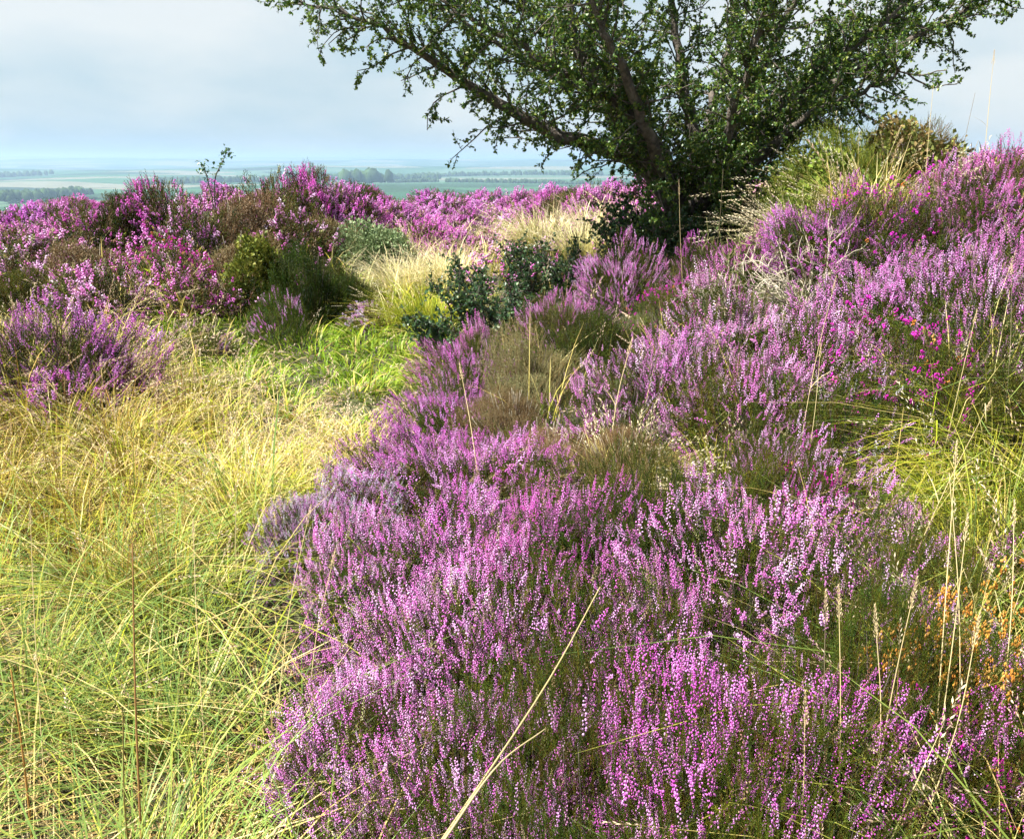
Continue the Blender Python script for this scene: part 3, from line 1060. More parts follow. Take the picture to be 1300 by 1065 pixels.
# ------------------------------------------------------------------ woody plants with broad leaves
def leaf_tmpl(rg, lobed=True):
    """a small folded leaf along +y, length 1"""
    if lobed:
        V = np.array([[0, 0, 0], [-.34, .38, .07], [-.22, .62, .05], [-.30, .78, .09], [0, 1, -.06], [.30, .78, .09], [.22, .62, .05], [.34, .38, .07], [0, .5, -.04]])
        T = np.array([[0, 8, 1], [1, 8, 2], [2, 8, 3], [3, 8, 4], [4, 8, 5], [5, 8, 6], [6, 8, 7], [7, 8, 0]])
    else:
        V = np.array([[0, 0, 0], [-.36, .5, .09], [0, 1, -.06], [.36, .5, .09], [0, .5, -.02]])
        T = np.array([[0, 4, 1], [1, 4, 2], [2, 4, 3], [3, 4, 0]])
    return V, np.ones((len(V), 3)), T


LEAF = leaf_tmpl(_tr)
LEAF2 = leaf_tmpl(_tr, False)


def put_leaves(s, base, d, size, pal, rg, tm=LEAF):
    """leaves at base points, their blades running out along d, faces turned roughly up"""
    n = len(base)
    d = d / np.linalg.norm(d, axis=1, keepdims=True)
    up = np.array([0, 0, 1.]) + rg.normal(0, .55, (n, 3))
    x = np.cross(d, up)
    x /= np.linalg.norm(x, axis=1, keepdims=True) + 1e-9
    zz = np.cross(x, d)
    Rm = np.stack([x, d, zz], 2) * size[:, None, None]
    s.inst(*tm, Rm, base, pick(pal, n, rg, .25))


HAW = np.array([[.05, .11, .018], [.07, .135, .020], [.036, .085, .022], [.11, .18, .022], [.17, .21, .03]])
HAWD = np.array([[.035, .085, .032], [.05, .11, .036], [.03, .07, .03], [.08, .13, .035]])


def grow_branch(p0, d0, L, rg, up=.12, wob=.25, n=7):
    pts = [p0]
    d = d0 / np.linalg.norm(d0)
    for i in range(n - 1):
        d = d + rg.normal(0, wob, 3) + np.array([0, 0, up * rg.uniform(-.3, 1)])
        d /= np.linalg.norm(d)
        pts.append(pts[-1] + d * L / (n - 1))
    return np.array(pts)


def hawthorn():
    rg = np.random.default_rng(404)
    base = at(880, 300, 8.0)
    zb = float(H(base[:1], base[1:2])[0])
    root = thing('hawthorn_tree', 'spreading old hawthorn tree with many crooked stems leaning over the heather bank', 'tree', (base[0], base[1], zb))
    off = np.array([base[0], base[1], zb])
    limbs = [
        (.085, [(872, 290, 8.0), (820, 215, 7.9), (765, 188, 7.8), (700, 168, 7.6), (620, 125, 7.5), (545, 75, 7.4), (468, 27, 7.3), (388, 4, 7.2)]),
        (.105, [(868, 288, 7.9), (835, 215, 7.7), (795, 175, 7.6), (770, 130, 7.5), (738, 70, 7.5), (728, 30, 7.5), (715, -30, 7.5), (690, -130, 7.6)]),
        (.05, [(742, 78, 7.5), (752, 45, 7.5), (765, -20, 7.6), (790, -110, 7.7)]),
        (.06, [(875, 285, 8.1), (850, 210, 8.3), (800, 140, 8.6), (730, 110, 8.9), (640, 60, 9.1), (560, 10, 9.3), (470, -45, 9.3)]),
        (.08, [(880, 285, 8.1), (885, 200, 8.2), (870, 120, 8.3), (860, 50, 8.3), (850, -60, 8.2), (840, -200, 8.1)]),
        (.08, [(890, 285, 7.95), (915, 200, 7.9), (950, 120, 7.7), (985, 50, 7.5), (1030, -40, 7.3), (1070, -140, 7.2)]),
        (.075, [(895, 290, 8.0), (940, 210, 8.1), (1000, 150, 8.2), (1080, 95, 8.2), (1160, 50, 8.2), (1225, 15, 8.2), (1262, -5, 8.2)]),
        (.06, [(890, 285, 8.2), (940, 190, 8.6), (1010, 110, 9), (1090, 50, 9.4), (1170, 0, 9.7), (1240, -50, 9.8)]),
        (.055, [(900, 290, 7.9), (960, 205, 7.6), (1030, 145, 7.3), (1095, 118, 7.1), (1150, 92, 7.0)]),
        (.06, [(885, 285, 8.25), (900, 150, 9), (930, 40, 9.5), (950, -100, 9.8)]),
        (.06, [(875, 285, 7.85), (830, 190, 7.2), (790, 90, 6.8), (755, 10, 6.6), (730, -80, 6.5)]),
        (.05, [(885, 285, 7.85), (930, 150, 7.1), (960, 50, 6.8), (990, -60, 6.6)]),
        (.045, [(872, 285, 7.9), (810, 160, 7.4), (730, 100, 7.1), (660, 60, 7.0), (590, 20, 7.0), (520, -20, 7.0)]),
        (.045, [(890, 285, 8.0), (960, 170, 7.8), (1050, 90, 7.6), (1120, 30, 7.5), (1190, -30, 7.5)]),
        (.04, [(872, 285, 8.2), (790, 120, 8.4), (700, 40, 8.5), (610, -50, 8.5), (540, -110, 8.5)]),
    ]
    paths = []
    for r, pl in limbs:
        p = spline([at(*q) for q in pl], 30)
        p[3:] += rg.normal(0, .012, (27, 3))
        paths.append((r, p))
    # trunk: short stool the stems rise from
    tr = Soup()
    tube(tr, spline([off + [0, 0, -.15], off + [0, 0, .12], off + [-.02, 0, .3]], 8), np.linspace(.27, .16, 8), (.1, .1, .1), 12)
    m = tr.mesh('hawthorn_trunk', M_BARK, True)
    shift = -off
    def finish(soup, nm, me_name, mat, smooth=False, kind=None, label=None):
        soup.v = [v + shift for v in soup.v]
        o = link(nm, soup.mesh(me_name, mat, smooth), root)
        if kind:
            o['kind'] = kind
        return o
    tr.v = [v for v in tr.v]
    finish(tr, 'trunk', 'hawthorn_trunk', M_BARK, True)
    for r, p in paths:
        s = Soup()
        t = np.linspace(0, 1, len(p))
        tube(s, p, r * 1.0 * (1 - t) ** 1.05 + .006, (.1, .1, .1), 9)
        finish(s, 'limb', 'hawthorn_limb', M_BARK, True)
    tw, lf = Soup(), Soup()
    LB, LD = [], []
    subs = []
    for r, p in paths:
        seg = np.linalg.norm(np.diff(p, axis=0), axis=1)
        cum = np.r_[0, np.cumsum(seg)]
        tot = cum[-1]
        s0 = tot * .22
        pos = np.arange(s0, tot, .039)
        for q in pos:
            i = min(np.searchsorted(cum, q), len(p) - 1)
            dirv = p[i] - p[i - 1]
            dirv /= np.linalg.norm(dirv)
            rad = rg.normal(0, 1, 3)
            rad[2] = rad[2] * .6 + .12
            rad -= dirv * (rad @ dirv)
            rad /= np.linalg.norm(rad)
            fr_ = q / tot
            L = rg.uniform(.3, .85) * (1.15 - .6 * fr_) * (.65 if fr_ < .35 else 1)
            subs.append((p[i], dirv * rg.uniform(.3, 1) + rad * .9, L))
        subs.append((p[-1], p[-1] - p[-2], .4))
    # skirt of leafy shoots round the foot
    for k in range(270):
        a = rg.uniform(-2.5, 2.1)
        rr = rg.uniform(.05, 1.05)
        q = off + [math.cos(a) * rr, math.sin(a) * rr * .8, rg.uniform(.0, .95)]
        subs.append((q, np.array([math.cos(a) * .7, math.sin(a) * .7 - .25, rg.uniform(-.1, .8)]), rg.uniform(.25, .6)))
    for p0, d0, L in subs:
        bare = rg.uniform(.5, 1.5) * (1.3 if p0[0] > off[0] - .9 else 1.15)
        b = grow_branch(p0, d0, L, rg, .06, .2, 6)
        tube(tw, b, np.linspace(.008, .003, 6), (.1, .1, .1), 4)
        nt = max(3, int(L / .05))
        for k in range(nt):
            f = (k + rg.uniform(.2, 1)) / nt
            ii = min(int(f * 5), 4)
            pp = b[ii] + (b[ii + 1] - b[ii]) * (f * 5 - ii)
            dd = (b[ii + 1] - b[ii]) / np.linalg.norm(b[ii + 1] - b[ii]) * .6 + rg.normal(0, .6, 3)
            l2 = rg.uniform(.06, .2)
            c = grow_branch(pp, dd, l2, rg, .05, .25, 4)
            tube(tw, c, [.003, .0025, .002, .0015], (.1, .1, .1), 3)
            nl = max(3, int(l2 / .007 * bare))
            ff = rg.uniform(.1, 1, nl) * 2.999
            jj = ff.astype(int)
            LB.append(c[jj] + (c[jj + 1] - c[jj]) * (ff - jj)[:, None])
            LD.append(rg.normal(0, .75, (nl, 3)) + (c[-1] - c[0]) / l2 * .5)
    LB, LD = np.concatenate(LB), np.concatenate(LD)
    print('hawthorn leaves', len(LB), 'subs', len(subs))
    put_leaves(lf, LB, LD, rg.uniform(.018, .036, len(LB)), HAW, rg, LEAF2)
    finish(tw, 'twig', 'hawthorn_twig', M_BARK, False, 'stuff')
    finish(lf, 'crown', 'hawthorn_crown', M_LEAF, False)
    return root


hawthorn()


def sapling(px, py, Y, w, h, label, seed, dense=1.0, size=.03, pal=HAWD, name='hawthorn_sapling', cat='sapling', lean=(0, 0)):
    """small broad-leaved shrub: a few stems, side twigs, leaves"""
    rg = np.random.default_rng(seed)
    P = at(px, py, Y)
    z = float(H(P[:1], P[1:2])[0])
    root = thing(name, label, cat, (P[0], P[1], z))
    st, lf = Soup(), Soup()
    LB, LD = [], []
    for k in range(int(7 * dense) + 2):
        a = rg.uniform(0, 6.28)
        d = np.array([math.cos(a) * w / h * .9 + lean[0], math.sin(a) * w / h * .6 + lean[1], 1.])
        b = grow_branch(np.array([rg.normal(0, .05), rg.normal(0, .05), -.03]), d, h * rg.uniform(.75, 1.15), rg, .1, .16, 8)
        tube(st, b, np.linspace(.010, .003, 8), (.1, .1, .1), 5)
        for q in range(int(17 * dense) + 5):
            f = rg.uniform(.22, 1) * 6.99
            i = int(f)
            pp = b[i] + (b[min(i + 1, 7)] - b[i]) * (f - i)
            l2 = rg.uniform(.06, .2) * (w / .35) ** .5
            c = grow_branch(pp, rg.normal(0, 1, 3) + [0, 0, .3], l2, rg, .05, .25, 4)
            tube(st, c, [.003, .0025, .002, .0015], (.1, .1, .1), 3)
            nl = max(4, int(l2 / .012))
            ff = rg.uniform(.05, 1, nl) * 2.999
            jj = ff.astype(int)
            LB.append(c[jj] + (c[jj + 1] - c[jj]) * (ff - jj)[:, None])
            LD.append(rg.normal(0, .75, (nl, 3)) + (c[-1] - c[0]) / l2 * .4)
    LB, LD = np.concatenate(LB), np.concatenate(LD)
    put_leaves(lf, LB, LD, rg.uniform(.7, 1.3, len(LB)) * size, pal, rg, LEAF2)
    link('stem', st.mesh('sapling_stem', M_BARK), root)
    link('foliage', lf.mesh('sapling_foliage', M_LEAF), root)
    return root


sapling(560, 395, 6.3, .26, .40, 'low dark leaved hawthorn sapling nearest the grassy path', 1, .9)
sapling(597, 345, 7.0, .34, .62, 'dark leaved hawthorn sapling, tallest of those beside the path', 2, 1.2)
sapling(618, 385, 6.5, .28, .45, 'dark leaved hawthorn sapling overhanging the narrow pink heather', 9, 1.0)
sapling(655, 310, 8.4, .32, .55, 'dark leaved hawthorn sapling standing among the cream grass', 3, 1.0)
sapling(672, 340, 7.4, .26, .42, 'small dark leaved sapling in front of the one in cream grass', 8, .8)
sapling(725, 335, 7.2, .34, .50, 'dark leaved hawthorn sapling behind the dark brownish green heather', 4, 1.1)
sapling(790, 262, 7.7, .45, .75, 'bluish dark leaved shrub under the long bare limb of the hawthorn', 5, 1.5, .032)
sapling(850, 275, 7.2, .40, .55, 'dark leaved undershoot hugging the hawthorn trunk', 6, 1.3, .032)

# ------------------------------------------------------------------ gorse
GOR = np.array([[.20, .27, .035], [.26, .31, .045], [.15, .22, .035], [.34, .36, .06]])
GORP = np.array([[.20, .26, .12], [.25, .30, .15], [.16, .22, .10]])
GORB = np.array([[.16, .19, .04], [.22, .17, .06], [.12, .14, .04], [.18, .13, .05]])


def gorse(px, py, Y, w, h, label, seed, pal):
    rg = np.random.default_rng(seed)
    P = at(px, py, Y)
    z = float(H(P[:1], P[1:2])[0])
    root = thing('gorse_bush', label, 'gorse', (P[0], P[1], z))
    s, st = Soup(), Soup()
    n = 2600
    for sc_ in (1.0, .8):
        p, d = dome(n, w * sc_, h * sc_, rg, .3)
        g = d * .8 + np.array([0, 0, .6]) + rg.normal(0, .25, (n, 3))
        L = rg.uniform(.07, .14, n)
        for ti, tm in enumerate(SHO[1]):
            k = np.arange(ti, n, 3)
            gg = g[k] / np.linalg.norm(g[k], axis=1, keepdims=True)
            s.inst(*tm, frames(gg, rg.uniform(0, 6.28, len(k)), L[k]), p[k] - gg * L[k][:, None] * .7, pick(pal, len(k), rg, .2))
    nl = int(14000 * max(w, .5))
    for sc_ in (1.0, .85):
        p, d = dome(nl, w * sc_, h * sc_, rg, .3)
        put_leaves(s, p + rg.normal(0, .03, (nl, 3)), d * .6 + rg.normal(0, .6, (nl, 3)) + [0, 0, .4], rg.uniform(.022, .05, nl), pal, rg, LEAF2)
    for k in range(30):
        p, _ = dome(1, w * .85, h * .85, rg)
        tube(st, spline([[0, 0, -.05], p[0] * [.5, .5, .45] + rg.normal(0, .03, 3), p[0]], 6), np.linspace(.012, .003, 6), (.1, .1, .1), 4)
    link('foliage', s.mesh('gorse_foliage', M_SHOOT), root)
    link('stem', st.mesh('gorse_stem', M_WOOD), root)


gorse(1092, 136, 6.6, .52, .66, 'large yellow green gorse bush on the crest at the right of the hawthorn', 21, GOR * [.66, .80, .8])
gorse(1170, 162, 6.6, .34, .56, 'brownish gorse bush at the end of the yellow green one', 22, GORB)
gorse(478, 288, 11.2, .42, .48, 'pale grey green gorse bush between pink heathers on the far moor', 23, GORP)
gorse(325, 335, 8.4, .26, .56, 'small gorse with a bright green top against the tall dark green heather', 24, GOR * .55)

# ------------------------------------------------------------------ bare branches, stalks
def dead_shrub(px, py, Y, w, h, label, seed, nst, mat, name='dead_shrub', rad=.006, up=.2, bias=(0, 0)):
    rg = np.random.default_rng(seed)
    P = at(px, py, Y)
    z = float(H(P[:1], P[1:2])[0])
    root = thing(name, label, 'dead shrub' if name == 'dead_shrub' else 'twig', (P[0], P[1], z))
    for k in range(nst):
        s = Soup()
        a = rg.uniform(0, 6.28)
        d = np.array([math.cos(a) * w / h + bias[0], math.sin(a) * w / h * .7 + bias[1], 1.])
        b = grow_branch(np.array([0, 0, -.03]), d, h * rg.uniform(.8, 1.25), rg, up, .28, 9)
        tube(s, b, np.linspace(rad, rad * .35, 9), (.1, .1, .1), 5)
        for q in range(6):
            i = rg.integers(2, 8)
            c = grow_branch(b[i], (b[i] - b[i - 1]) / np.linalg.norm(b[i] - b[i - 1]) + rg.normal(0, .6, 3), h * rg.uniform(.2, .5), rg, up * .6, .3, 6)
            tube(s, c, np.linspace(rad * .55, rad * .22, 6), (.1, .1, .1), 4)
            for _ in range(3):
                j = rg.integers(1, 5)
                e = grow_branch(c[j], c[j] - c[j - 1] + rg.normal(0, .04, 3), h * rg.uniform(.08, .22), rg, up * .5, .3, 4)
                tube(s, e, np.linspace(rad * .32, rad * .15, 4), (.1, .1, .1), 3)
        link('branch', s.mesh('bare_branch', mat), root)
    return root


M_GTWIG = bark_mat('green_twig', (.16, .18, .05), (.32, .30, .12), 30)
dead_shrub(1025, 315, 4.95, .85, .46, 'pale tangle of dead branches lying over the pink heather below the hawthorn', 31, 20, M_DEAD, rad=.0055, bias=(.25, -.1))
dead_shrub(925, 330, 5.2, .30, .42, 'smaller pale tangle of dead twigs left of the larger one', 34, 7, M_DEAD, rad=.005, bias=(.2, 0))
dead_shrub(935, 290, 5.5, .14, .55, 'greenish bare broom twigs standing up before the dark hawthorn foliage', 32, 4, M_GTWIG, 'bare_twig', .006, .35, (-.2, 0))
dead_shrub(1160, 190, 6.3, .12, .52, 'dark leafless twig sticking up into the sky right of the gorse', 33, 2, M_WOOD, 'bare_twig', .006, .3, (.05, 0))
dead_shrub(720, 560, 3.55, .34, .20, 'grey dead twigs sprawling at the top of the purple sweep', 35, 10, M_DEAD, rad=.0035, up=.05)
dead_shrub(790, 525, 3.75, .42, .26, 'pale brown dead twigs in the bare patch above the olive green heather', 37, 14, M_DEAD, rad=.003, up=.05)
dead_shrub(1230, 215, 5.6, .35, .42, 'grey dead branches in front of the crest heather', 36, 6, M_DEAD, rad=.005, bias=(.2, 0))


def thin_sapling():
    rg = np.random.default_rng(66)
    P = at(272, 250, 11.4)
    z = float(H(P[:1], P[1:2])[0])
    root = thing('thin_sapling', 'thin bare sapling with two leafy tips rising above the heather skyline', 'sapling', (P[0], P[1], z))
    off = np.array([P[0], P[1], z])
    st, lf = Soup(), Soup()
    for pts, rr in (([(272, 260, 11.4), (273, 228, 11.4), (279, 212, 11.4), (288, 194, 11.4)], .04), ([(270, 255, 11.4), (263, 226, 11.4), (258, 210, 11.4)], .05)):
        p = spline([at(*q) for q in pts], 14) - off
        p[0] = [0, 0, -.05]
        tube(st, p, np.linspace(.010, .004, 14), (.1, .1, .1), 5)
        n = 40
        q = p[-1] + rg.normal(0, 1, (n, 3)) * rr
        put_leaves(lf, q, rg.normal(0, 1, (n, 3)), rg.uniform(.035, .06, n), HAWD * 1.3, rg, LEAF2)
        for f in (6, 8, 10):
            m = 5
            put_leaves(lf, p[f] + rg.normal(0, .02, (m, 3)), rg.normal(0, 1, (m, 3)), rg.uniform(.04, .06, m), HAWD * 1.3, rg, LEAF2)
    link('stem', st.mesh('thin_sapling_stem', M_BARK), root)
    link('foliage', lf.mesh('thin_sapling_foliage', M_LEAF), root)


thin_sapling()


def tussock(px, py, Y, w, h, label, seed, n, pa, pb, heads=.2):
    rg = np.random.default_rng(seed)
    P = at(px, py, Y)
    z = float(H(P[:1], P[1:2])[0])
    root = thing('grass_tussock', label, 'grass tussock', (P[0], P[1], z))
    a, r = rg.uniform(0, 6.28, n), w * .45 * np.sqrt(rg.uniform(0, 1, n))
    b = np.stack([np.cos(a) * r, np.sin(a) * r, np.zeros(n) - .02], 1)
    hh = h * rg.uniform(.5, 1.25, n)
    s = Soup()
    tip, pre = blades(s, b, hh, a + rg.normal(0, .6, n), np.abs(rg.normal(.25, .2, n)), np.abs(rg.normal(.55, .3, n)), .0016 * max(2, Y / 1.8) * rg.uniform(.7, 1.3, n),
                      pick(pa, n, rg, .3), pick(pb, n, rg, .25))
    k = np.where(rg.uniform(size=n) < heads)[0]
    d = tip[k] - pre[k] + 1e-6
    for ti, tm in enumerate(PAN):
        q = np.arange(ti, len(k), len(PAN))
        s.inst(*tm, frames(d[q], rg.uniform(0, 6.28, len(q)), rg.uniform(.09, .16, len(q))), tip[k[q]] - d[q] * .3, pick(G_PALE, len(q), rg))
    link('blades', s.mesh('tussock_blades', M_GRASS), root)


tussock(512, 345, 9.6, .55, .55, 'cream bleached grass tussock beside the path above the yellow green one', 201, 700, G_YEL, G_PALE, .3)
tussock(545, 395, 7.6, .60, .50, 'yellow green grass tussock spilling onto the path beside the hawthorn saplings', 202, 800, G_GREEN, G_YEL, .1)
tussock(565, 335, 9.8, .50, .50, 'cream grass tussock right behind the tallest hawthorn sapling', 203, 600, G_YEL, G_PALE, .3)
tussock(690, 285, 10.0, .60, .60, 'tall cream grass tussock between the plateau heather and the hawthorn', 204, 700, G_YEL, G_PALE, .35)
tussock(745, 285, 8.6, .50, .55, 'straw grass tussock left of the bluish shrub under the bare limb', 205, 600, G_YEL, G_PALE, .3)
tussock(1030, 250, 5.9, .42, .45, 'straw grass tussock on the crest between gorse and violet heather', 206, 600, G_YEL, G_PALE, .35)
tussock(1110, 220, 5.7, .45, .60, 'thin straw grass tussock on the crest behind the broad magenta heather', 207, 380, G_YEL, G_STRAW, .35)
tussock(1250, 585, 2.75, .36, .36, 'bright yellow green grass tussock below the magenta bell heather', 208, 700, G_LUSH, G_YEL, .03)
tussock(1290, 650, 2.3, .34, .36, 'yellow grass tussock at the picture edge right of the thin lilac heather', 209, 600, G_GREEN, G_YEL, .04)
tussock(790, 560, 3.3, .26, .26, 'small dry grass tussock growing through bare brown twigs', 210, 260, G_YEL, G_STRAW, .25)
tussock(930, 525, 3.2, .26, .24, 'small green grass tussock below the heather with a bare underside', 211, 260, G_GREEN, G_YEL, .1)


def stalk(p0, p1, label, col, rad=.0016, head=None, headcol=(.6, .46, .28), bend=.04, name='grass_stalk', group=None, hl=.1, seed=1):
    """one grass stalk from a ground point to a tip; head: None, 'panicle' or 'tuft'"""
    rg = np.random.default_rng(seed)
    p0 = np.asarray(p0, float)
    p1 = np.asarray(p1, float)
    root = thing(name, label, 'grass stalk' if name != 'rush' else 'rush', tuple(p0), 0, group)
    d = p1 - p0
    mid = d * .55 + np.array([0, 0, bend]) + rg.normal(0, .008, 3)
    pts = spline([[0, 0, -.02], mid, d], 12)
    s = Soup()
    tube(s, pts, np.linspace(rad, rad * .5, 12), col, 5)
    # one dry leaf off the stalk
    k = rg.integers(3, 6)
    a = np.array([rg.uniform(0, 6.28)])
    if name == 'grass_stalk' and p0[1] > 2:
        blades(s, pts[k:k + 1], np.array([.1]), a, np.array([.9]), np.array([.5]), np.array([.003]), np.array([col]), np.array([col]))
    link('stem', s.mesh('stalk_stem', M_GRASS), root)
    if head:
        h = Soup()
        tm = panicle_tmpl(rg, 46, .10) if head == 'panicle' else panicle_tmpl(rg, 60, .20)
        dd = (pts[-1] - pts[-3])[None]
        h.inst(*tm, frames(dd, np.array([0.]), hl), pts[-1:] - dd * .5, np.array([headcol]))
        link('seed_head', h.mesh('stalk_seed_head', M_GRASS), root)
    return root


def gz(px, py, Y):
    P = at(px, py, Y)
    P[2] = float(H(P[:1], P[1:2])[0])
    return P


ST = (.62, .50, .26)
stalk(at(545, 1075, 1.06), at(762, 745, 1.42), 'long thick dry straw slanting across the pink heather', (.50, .40, .19), .0021, None, bend=.01, name='dry_straw', seed=3)
stalk(at(560, 1056, .98), at(692, 925, 1.12), 'short broken dry straw lying below the long slanting one', (.55, .45, .24), .0020, None, bend=.0, name='dry_straw', seed=4)
SL = [
    ((1075, 980, 1.25), (1048, 770, 1.38), 'panicle', 'pale grass stalk with plump seed head nodding left over the dark heather'),
    ((1085, 980, 1.25), (1065, 762, 1.4), 'panicle', 'pale grass stalk with upright plume beside the one nodding left'),
    ((1110, 990, 1.22), (1160, 752, 1.36), 'panicle', 'pale grass stalk leaning right with a slim plume before the orange seed heads'),
    ((1120, 990, 1.22), (1112, 790, 1.36), 'panicle', 'short grass stalk with drooping brown head among the nodding ones'),
    ((1190, 1000, 1.2), (1228, 660, 1.55), 'panicle', 'straw stalk crossing the orange seed heads'),
    ((1200, 990, 1.25), (1215, 560, 1.8), 'panicle', 'tall straw stalk standing just left of the orange seed heads'),
    ((1240, 980, 1.3), (1205, 600, 1.7), None, 'bare straw stalk leaning left over the olive heather'),
    ((1270, 970, 1.3), (1288, 640, 1.7), 'panicle', 'straw stalk with brown spikelets at the picture edge'),
    ((1150, 1000, 1.15), (1240, 800, 1.3), 'panicle', 'low straw stalk leaning right under the orange seed heads'),
    ((1030, 1010, 1.1), (1022, 905, 1.2), 'panicle', 'stubby cream seed head at the foot of the bank under the bright bells'),
    ((1130, 680, 2.2), (1260, 505, 2.6), 'panicle', 'straw stalk arching up out of the yellow green grass'),
    ((1195, 560, 2.9), (1240, 395, 3.2), 'panicle', 'straw stalk in front of the magenta bell heather leaning right'),
    ((1010, 560, 2.95), (1062, 350, 3.5), 'panicle', 'upright straw stalk in the lilac heather right of the big pale mound'),
    ((1020, 590, 2.9), (1042, 440, 3.2), 'panicle', 'short straw stalk in the lilac heather below the upright one'),
    ((870, 350, 6.0), (862, 238, 6.0), 'panicle', 'thin straw stalk before the hawthorn trunk'),
    ((905, 340, 6.0), (918, 215, 6.0), None, 'bare tan stalk standing before the dark hawthorn foliage'),
    ((1175, 250, 5.6), (1185, 108, 5.8), None, 'thin stalk against the sky right of the leafless twig'),
    ((1215, 215, 5.6), (1238, 118, 5.9), None, 'thin dark stalk leaning right against the sky above the crest'),
    ((1255, 200, 5.5), (1262, 70, 5.8), 'panicle', 'tallest thin stalk against the sky above the crest heather'),
    ((1105, 240, 5.8), (1140, 170, 5.9), 'panicle', 'straw stalk between gorse and violet heather'),
    ((40, 980, 1.7), (38, 640, 2.1), 'panicle', 'pale upright straw nearest the picture edge in the tall grass'),
    ((255, 960, 1.75), (245, 660, 2.2), 'panicle', 'cream stalk rising out of the arching green grass'),
    ((330, 960, 1.75), (395, 640, 2.4), 'panicle', 'cream stalk leaning over the path towards the mauve cushions'),
    ((150, 620, 4.0), (215, 560, 4.0), 'panicle', 'bowed cream stalk in the dry grass below the violet mound'),
    ((215, 520, 5.0), (265, 405, 5.2), None, 'yellow stalk slanting up through the hollow of dry grass'),
    ((380, 960, 1.7), (425, 700, 2.2), 'panicle', 'straw stalk at the path edge beside the lilac heather'),
    ((620, 640, 3.1), (585, 470, 3.7), 'panicle', 'thin straw stalk before the violet heather on the path edge'),
    ((770, 560, 3.4), (800, 440, 3.8), 'panicle', 'straw stalk in the bare brown twigs'),
    ((1280, 560, 2.9), (1285, 330, 3.6), 'panicle', 'tall straw stalk in front of the dark green heather at the edge'),
]
for i, (a, b, hd, lab) in enumerate(SL):
    far = a[2] > 3
    stalk(gz(*a), at(*b), lab, ST if 'dark' not in lab else (.2, .16, .1), (.0013 if not far else .0021), hd,
          bend=.03, group='grass stalks', hl=.062 if not far else .10, seed=100 + i)
stalk(gz(158, 1010, 1.5), at(168, 690, 1.75), 'tall reddish brown rush stem standing out of the green grass', (.34, .19, .07), .0032, None, name='rush', seed=9, bend=.0)
stalk(gz(150, 1010, 1.5), at(156, 905, 1.52), 'rush with a dark brown tufted seed head beside the reddish stem', (.30, .24, .08), .0026, 'tuft', (.10, .055, .03), name='rush', seed=10, bend=.0, hl=.055)
stalk(gz(22, 1010, 1.6), at(14, 850, 1.7), 'short orange brown rush stem at the lower corner of the grass', (.45, .24, .07), .0032, None, name='rush', seed=12, bend=.0)

# ------------------------------------------------------------------ the valley: woods and hedges
def lump_strip(name, label, cat, line, width, height, seed, step, kind):
    """a wood or hedge seen far off: many irregular crowns along a line"""
    rg = np.random.default_rng(seed)
    s = Soup()
    line = np.asarray(line, float)
    seg = np.linalg.norm(np.diff(line, axis=0), axis=1)
    cum = np.r_[0, np.cumsum(seg)]
    # unit lump
    nt, npn = 5, 8
    th = np.linspace(-.3, 1, nt) * math.pi / 2
    base = np.array([[math.cos(t) * math.cos(p), math.cos(t) * math.sin(p), math.sin(t)] for t in th for p in np.arange(npn) * 2 * math.pi / npn])
    F = np.array([[i * npn + j, i * npn + (j + 1) % npn, (i + 1) * npn + (j + 1) % npn] for i in range(nt - 1) for j in range(npn)] +
                 [[i * npn + j, (i + 1) * npn + (j + 1) % npn, (i + 1) * npn + j] for i in range(nt - 1) for j in range(npn)])
    for q in np.arange(0, cum[-1], step):
        i = min(np.searchsorted(cum, q, 'right') - 1, len(seg) - 1)
        f = (q - cum[i]) / seg[i]
        c = line[i] + (line[i + 1] - line[i]) * f
        c = c + rg.normal(0, 1, 2) * width * .35
        h = height * rg.uniform(.65, 1.15)
        w = max(step * .9, h * .38) * rg.uniform(.8, 1.3)
        V = base * (1 + rg.uniform(-.18, .18, (len(base), 1))) * [w, w, h * .55]
        z = float(H(c[:1], c[1:2])[0])
        s.add(V + [c[0], c[1], z + h * .5], np.array([.045, .075, .028]) * rg.uniform(.7, 1.3), tris=F)
    o = link(name, s.mesh(name, M_FAR))
    return tag(o, label, cat, None, kind)


def gp(px, D):
    return np.array([(px - 650) / FOC * D / .985, D])


lump_strip('woodland', 'long dark wood on the near side of the valley beyond the heather', 'wood',
           [gp(-60, 1450), gp(30, 1500), gp(80, 1650), gp(134, 1850)], 30, 19, 41, 3.5, 'stuff')
lump_strip('copse', 'rounded dark copse alone among the green fields', 'copse', [gp(448, 2300), gp(470, 2330), gp(494, 2320)], 45, 36, 42, 4, 'stuff')
lump_strip('woodland', 'band of trees behind the rounded copse', 'wood', [gp(380, 2900), gp(430, 3000), gp(500, 3100), gp(560, 3150)], 40, 22, 43, 4, 'stuff')
lump_strip('hedgerow', 'long dark hedge along the top of the big green field', 'hedge', [gp(500, 2650), gp(560, 2680)], 6, 13, 44, 3, 'stuff')
lump_strip('hedgerow', 'dark hedge running on across the green field towards the hawthorn', 'hedge', [gp(572, 2600), gp(660, 2560), gp(740, 2540), gp(830, 2520)], 6, 13, 45, 3, 'stuff')
lump_strip('hedgerow', 'faint upper hedge below the misty skyline', 'hedge', [gp(540, 3700), gp(640, 3720), gp(760, 3700)], 10, 20, 46, 5, 'stuff')
lump_strip('woodland', 'misty wood below the skyline of the rise', 'wood', [gp(200, 2500), gp(250, 2550), gp(300, 2600), gp(370, 2650)], 50, 20, 47, 4, 'stuff')
lump_strip('woodland', 'faint misty wood far across the valley', 'wood', [gp(-80, 3500), gp(30, 3600), gp(90, 3700)], 60, 22, 48, 4, 'stuff')
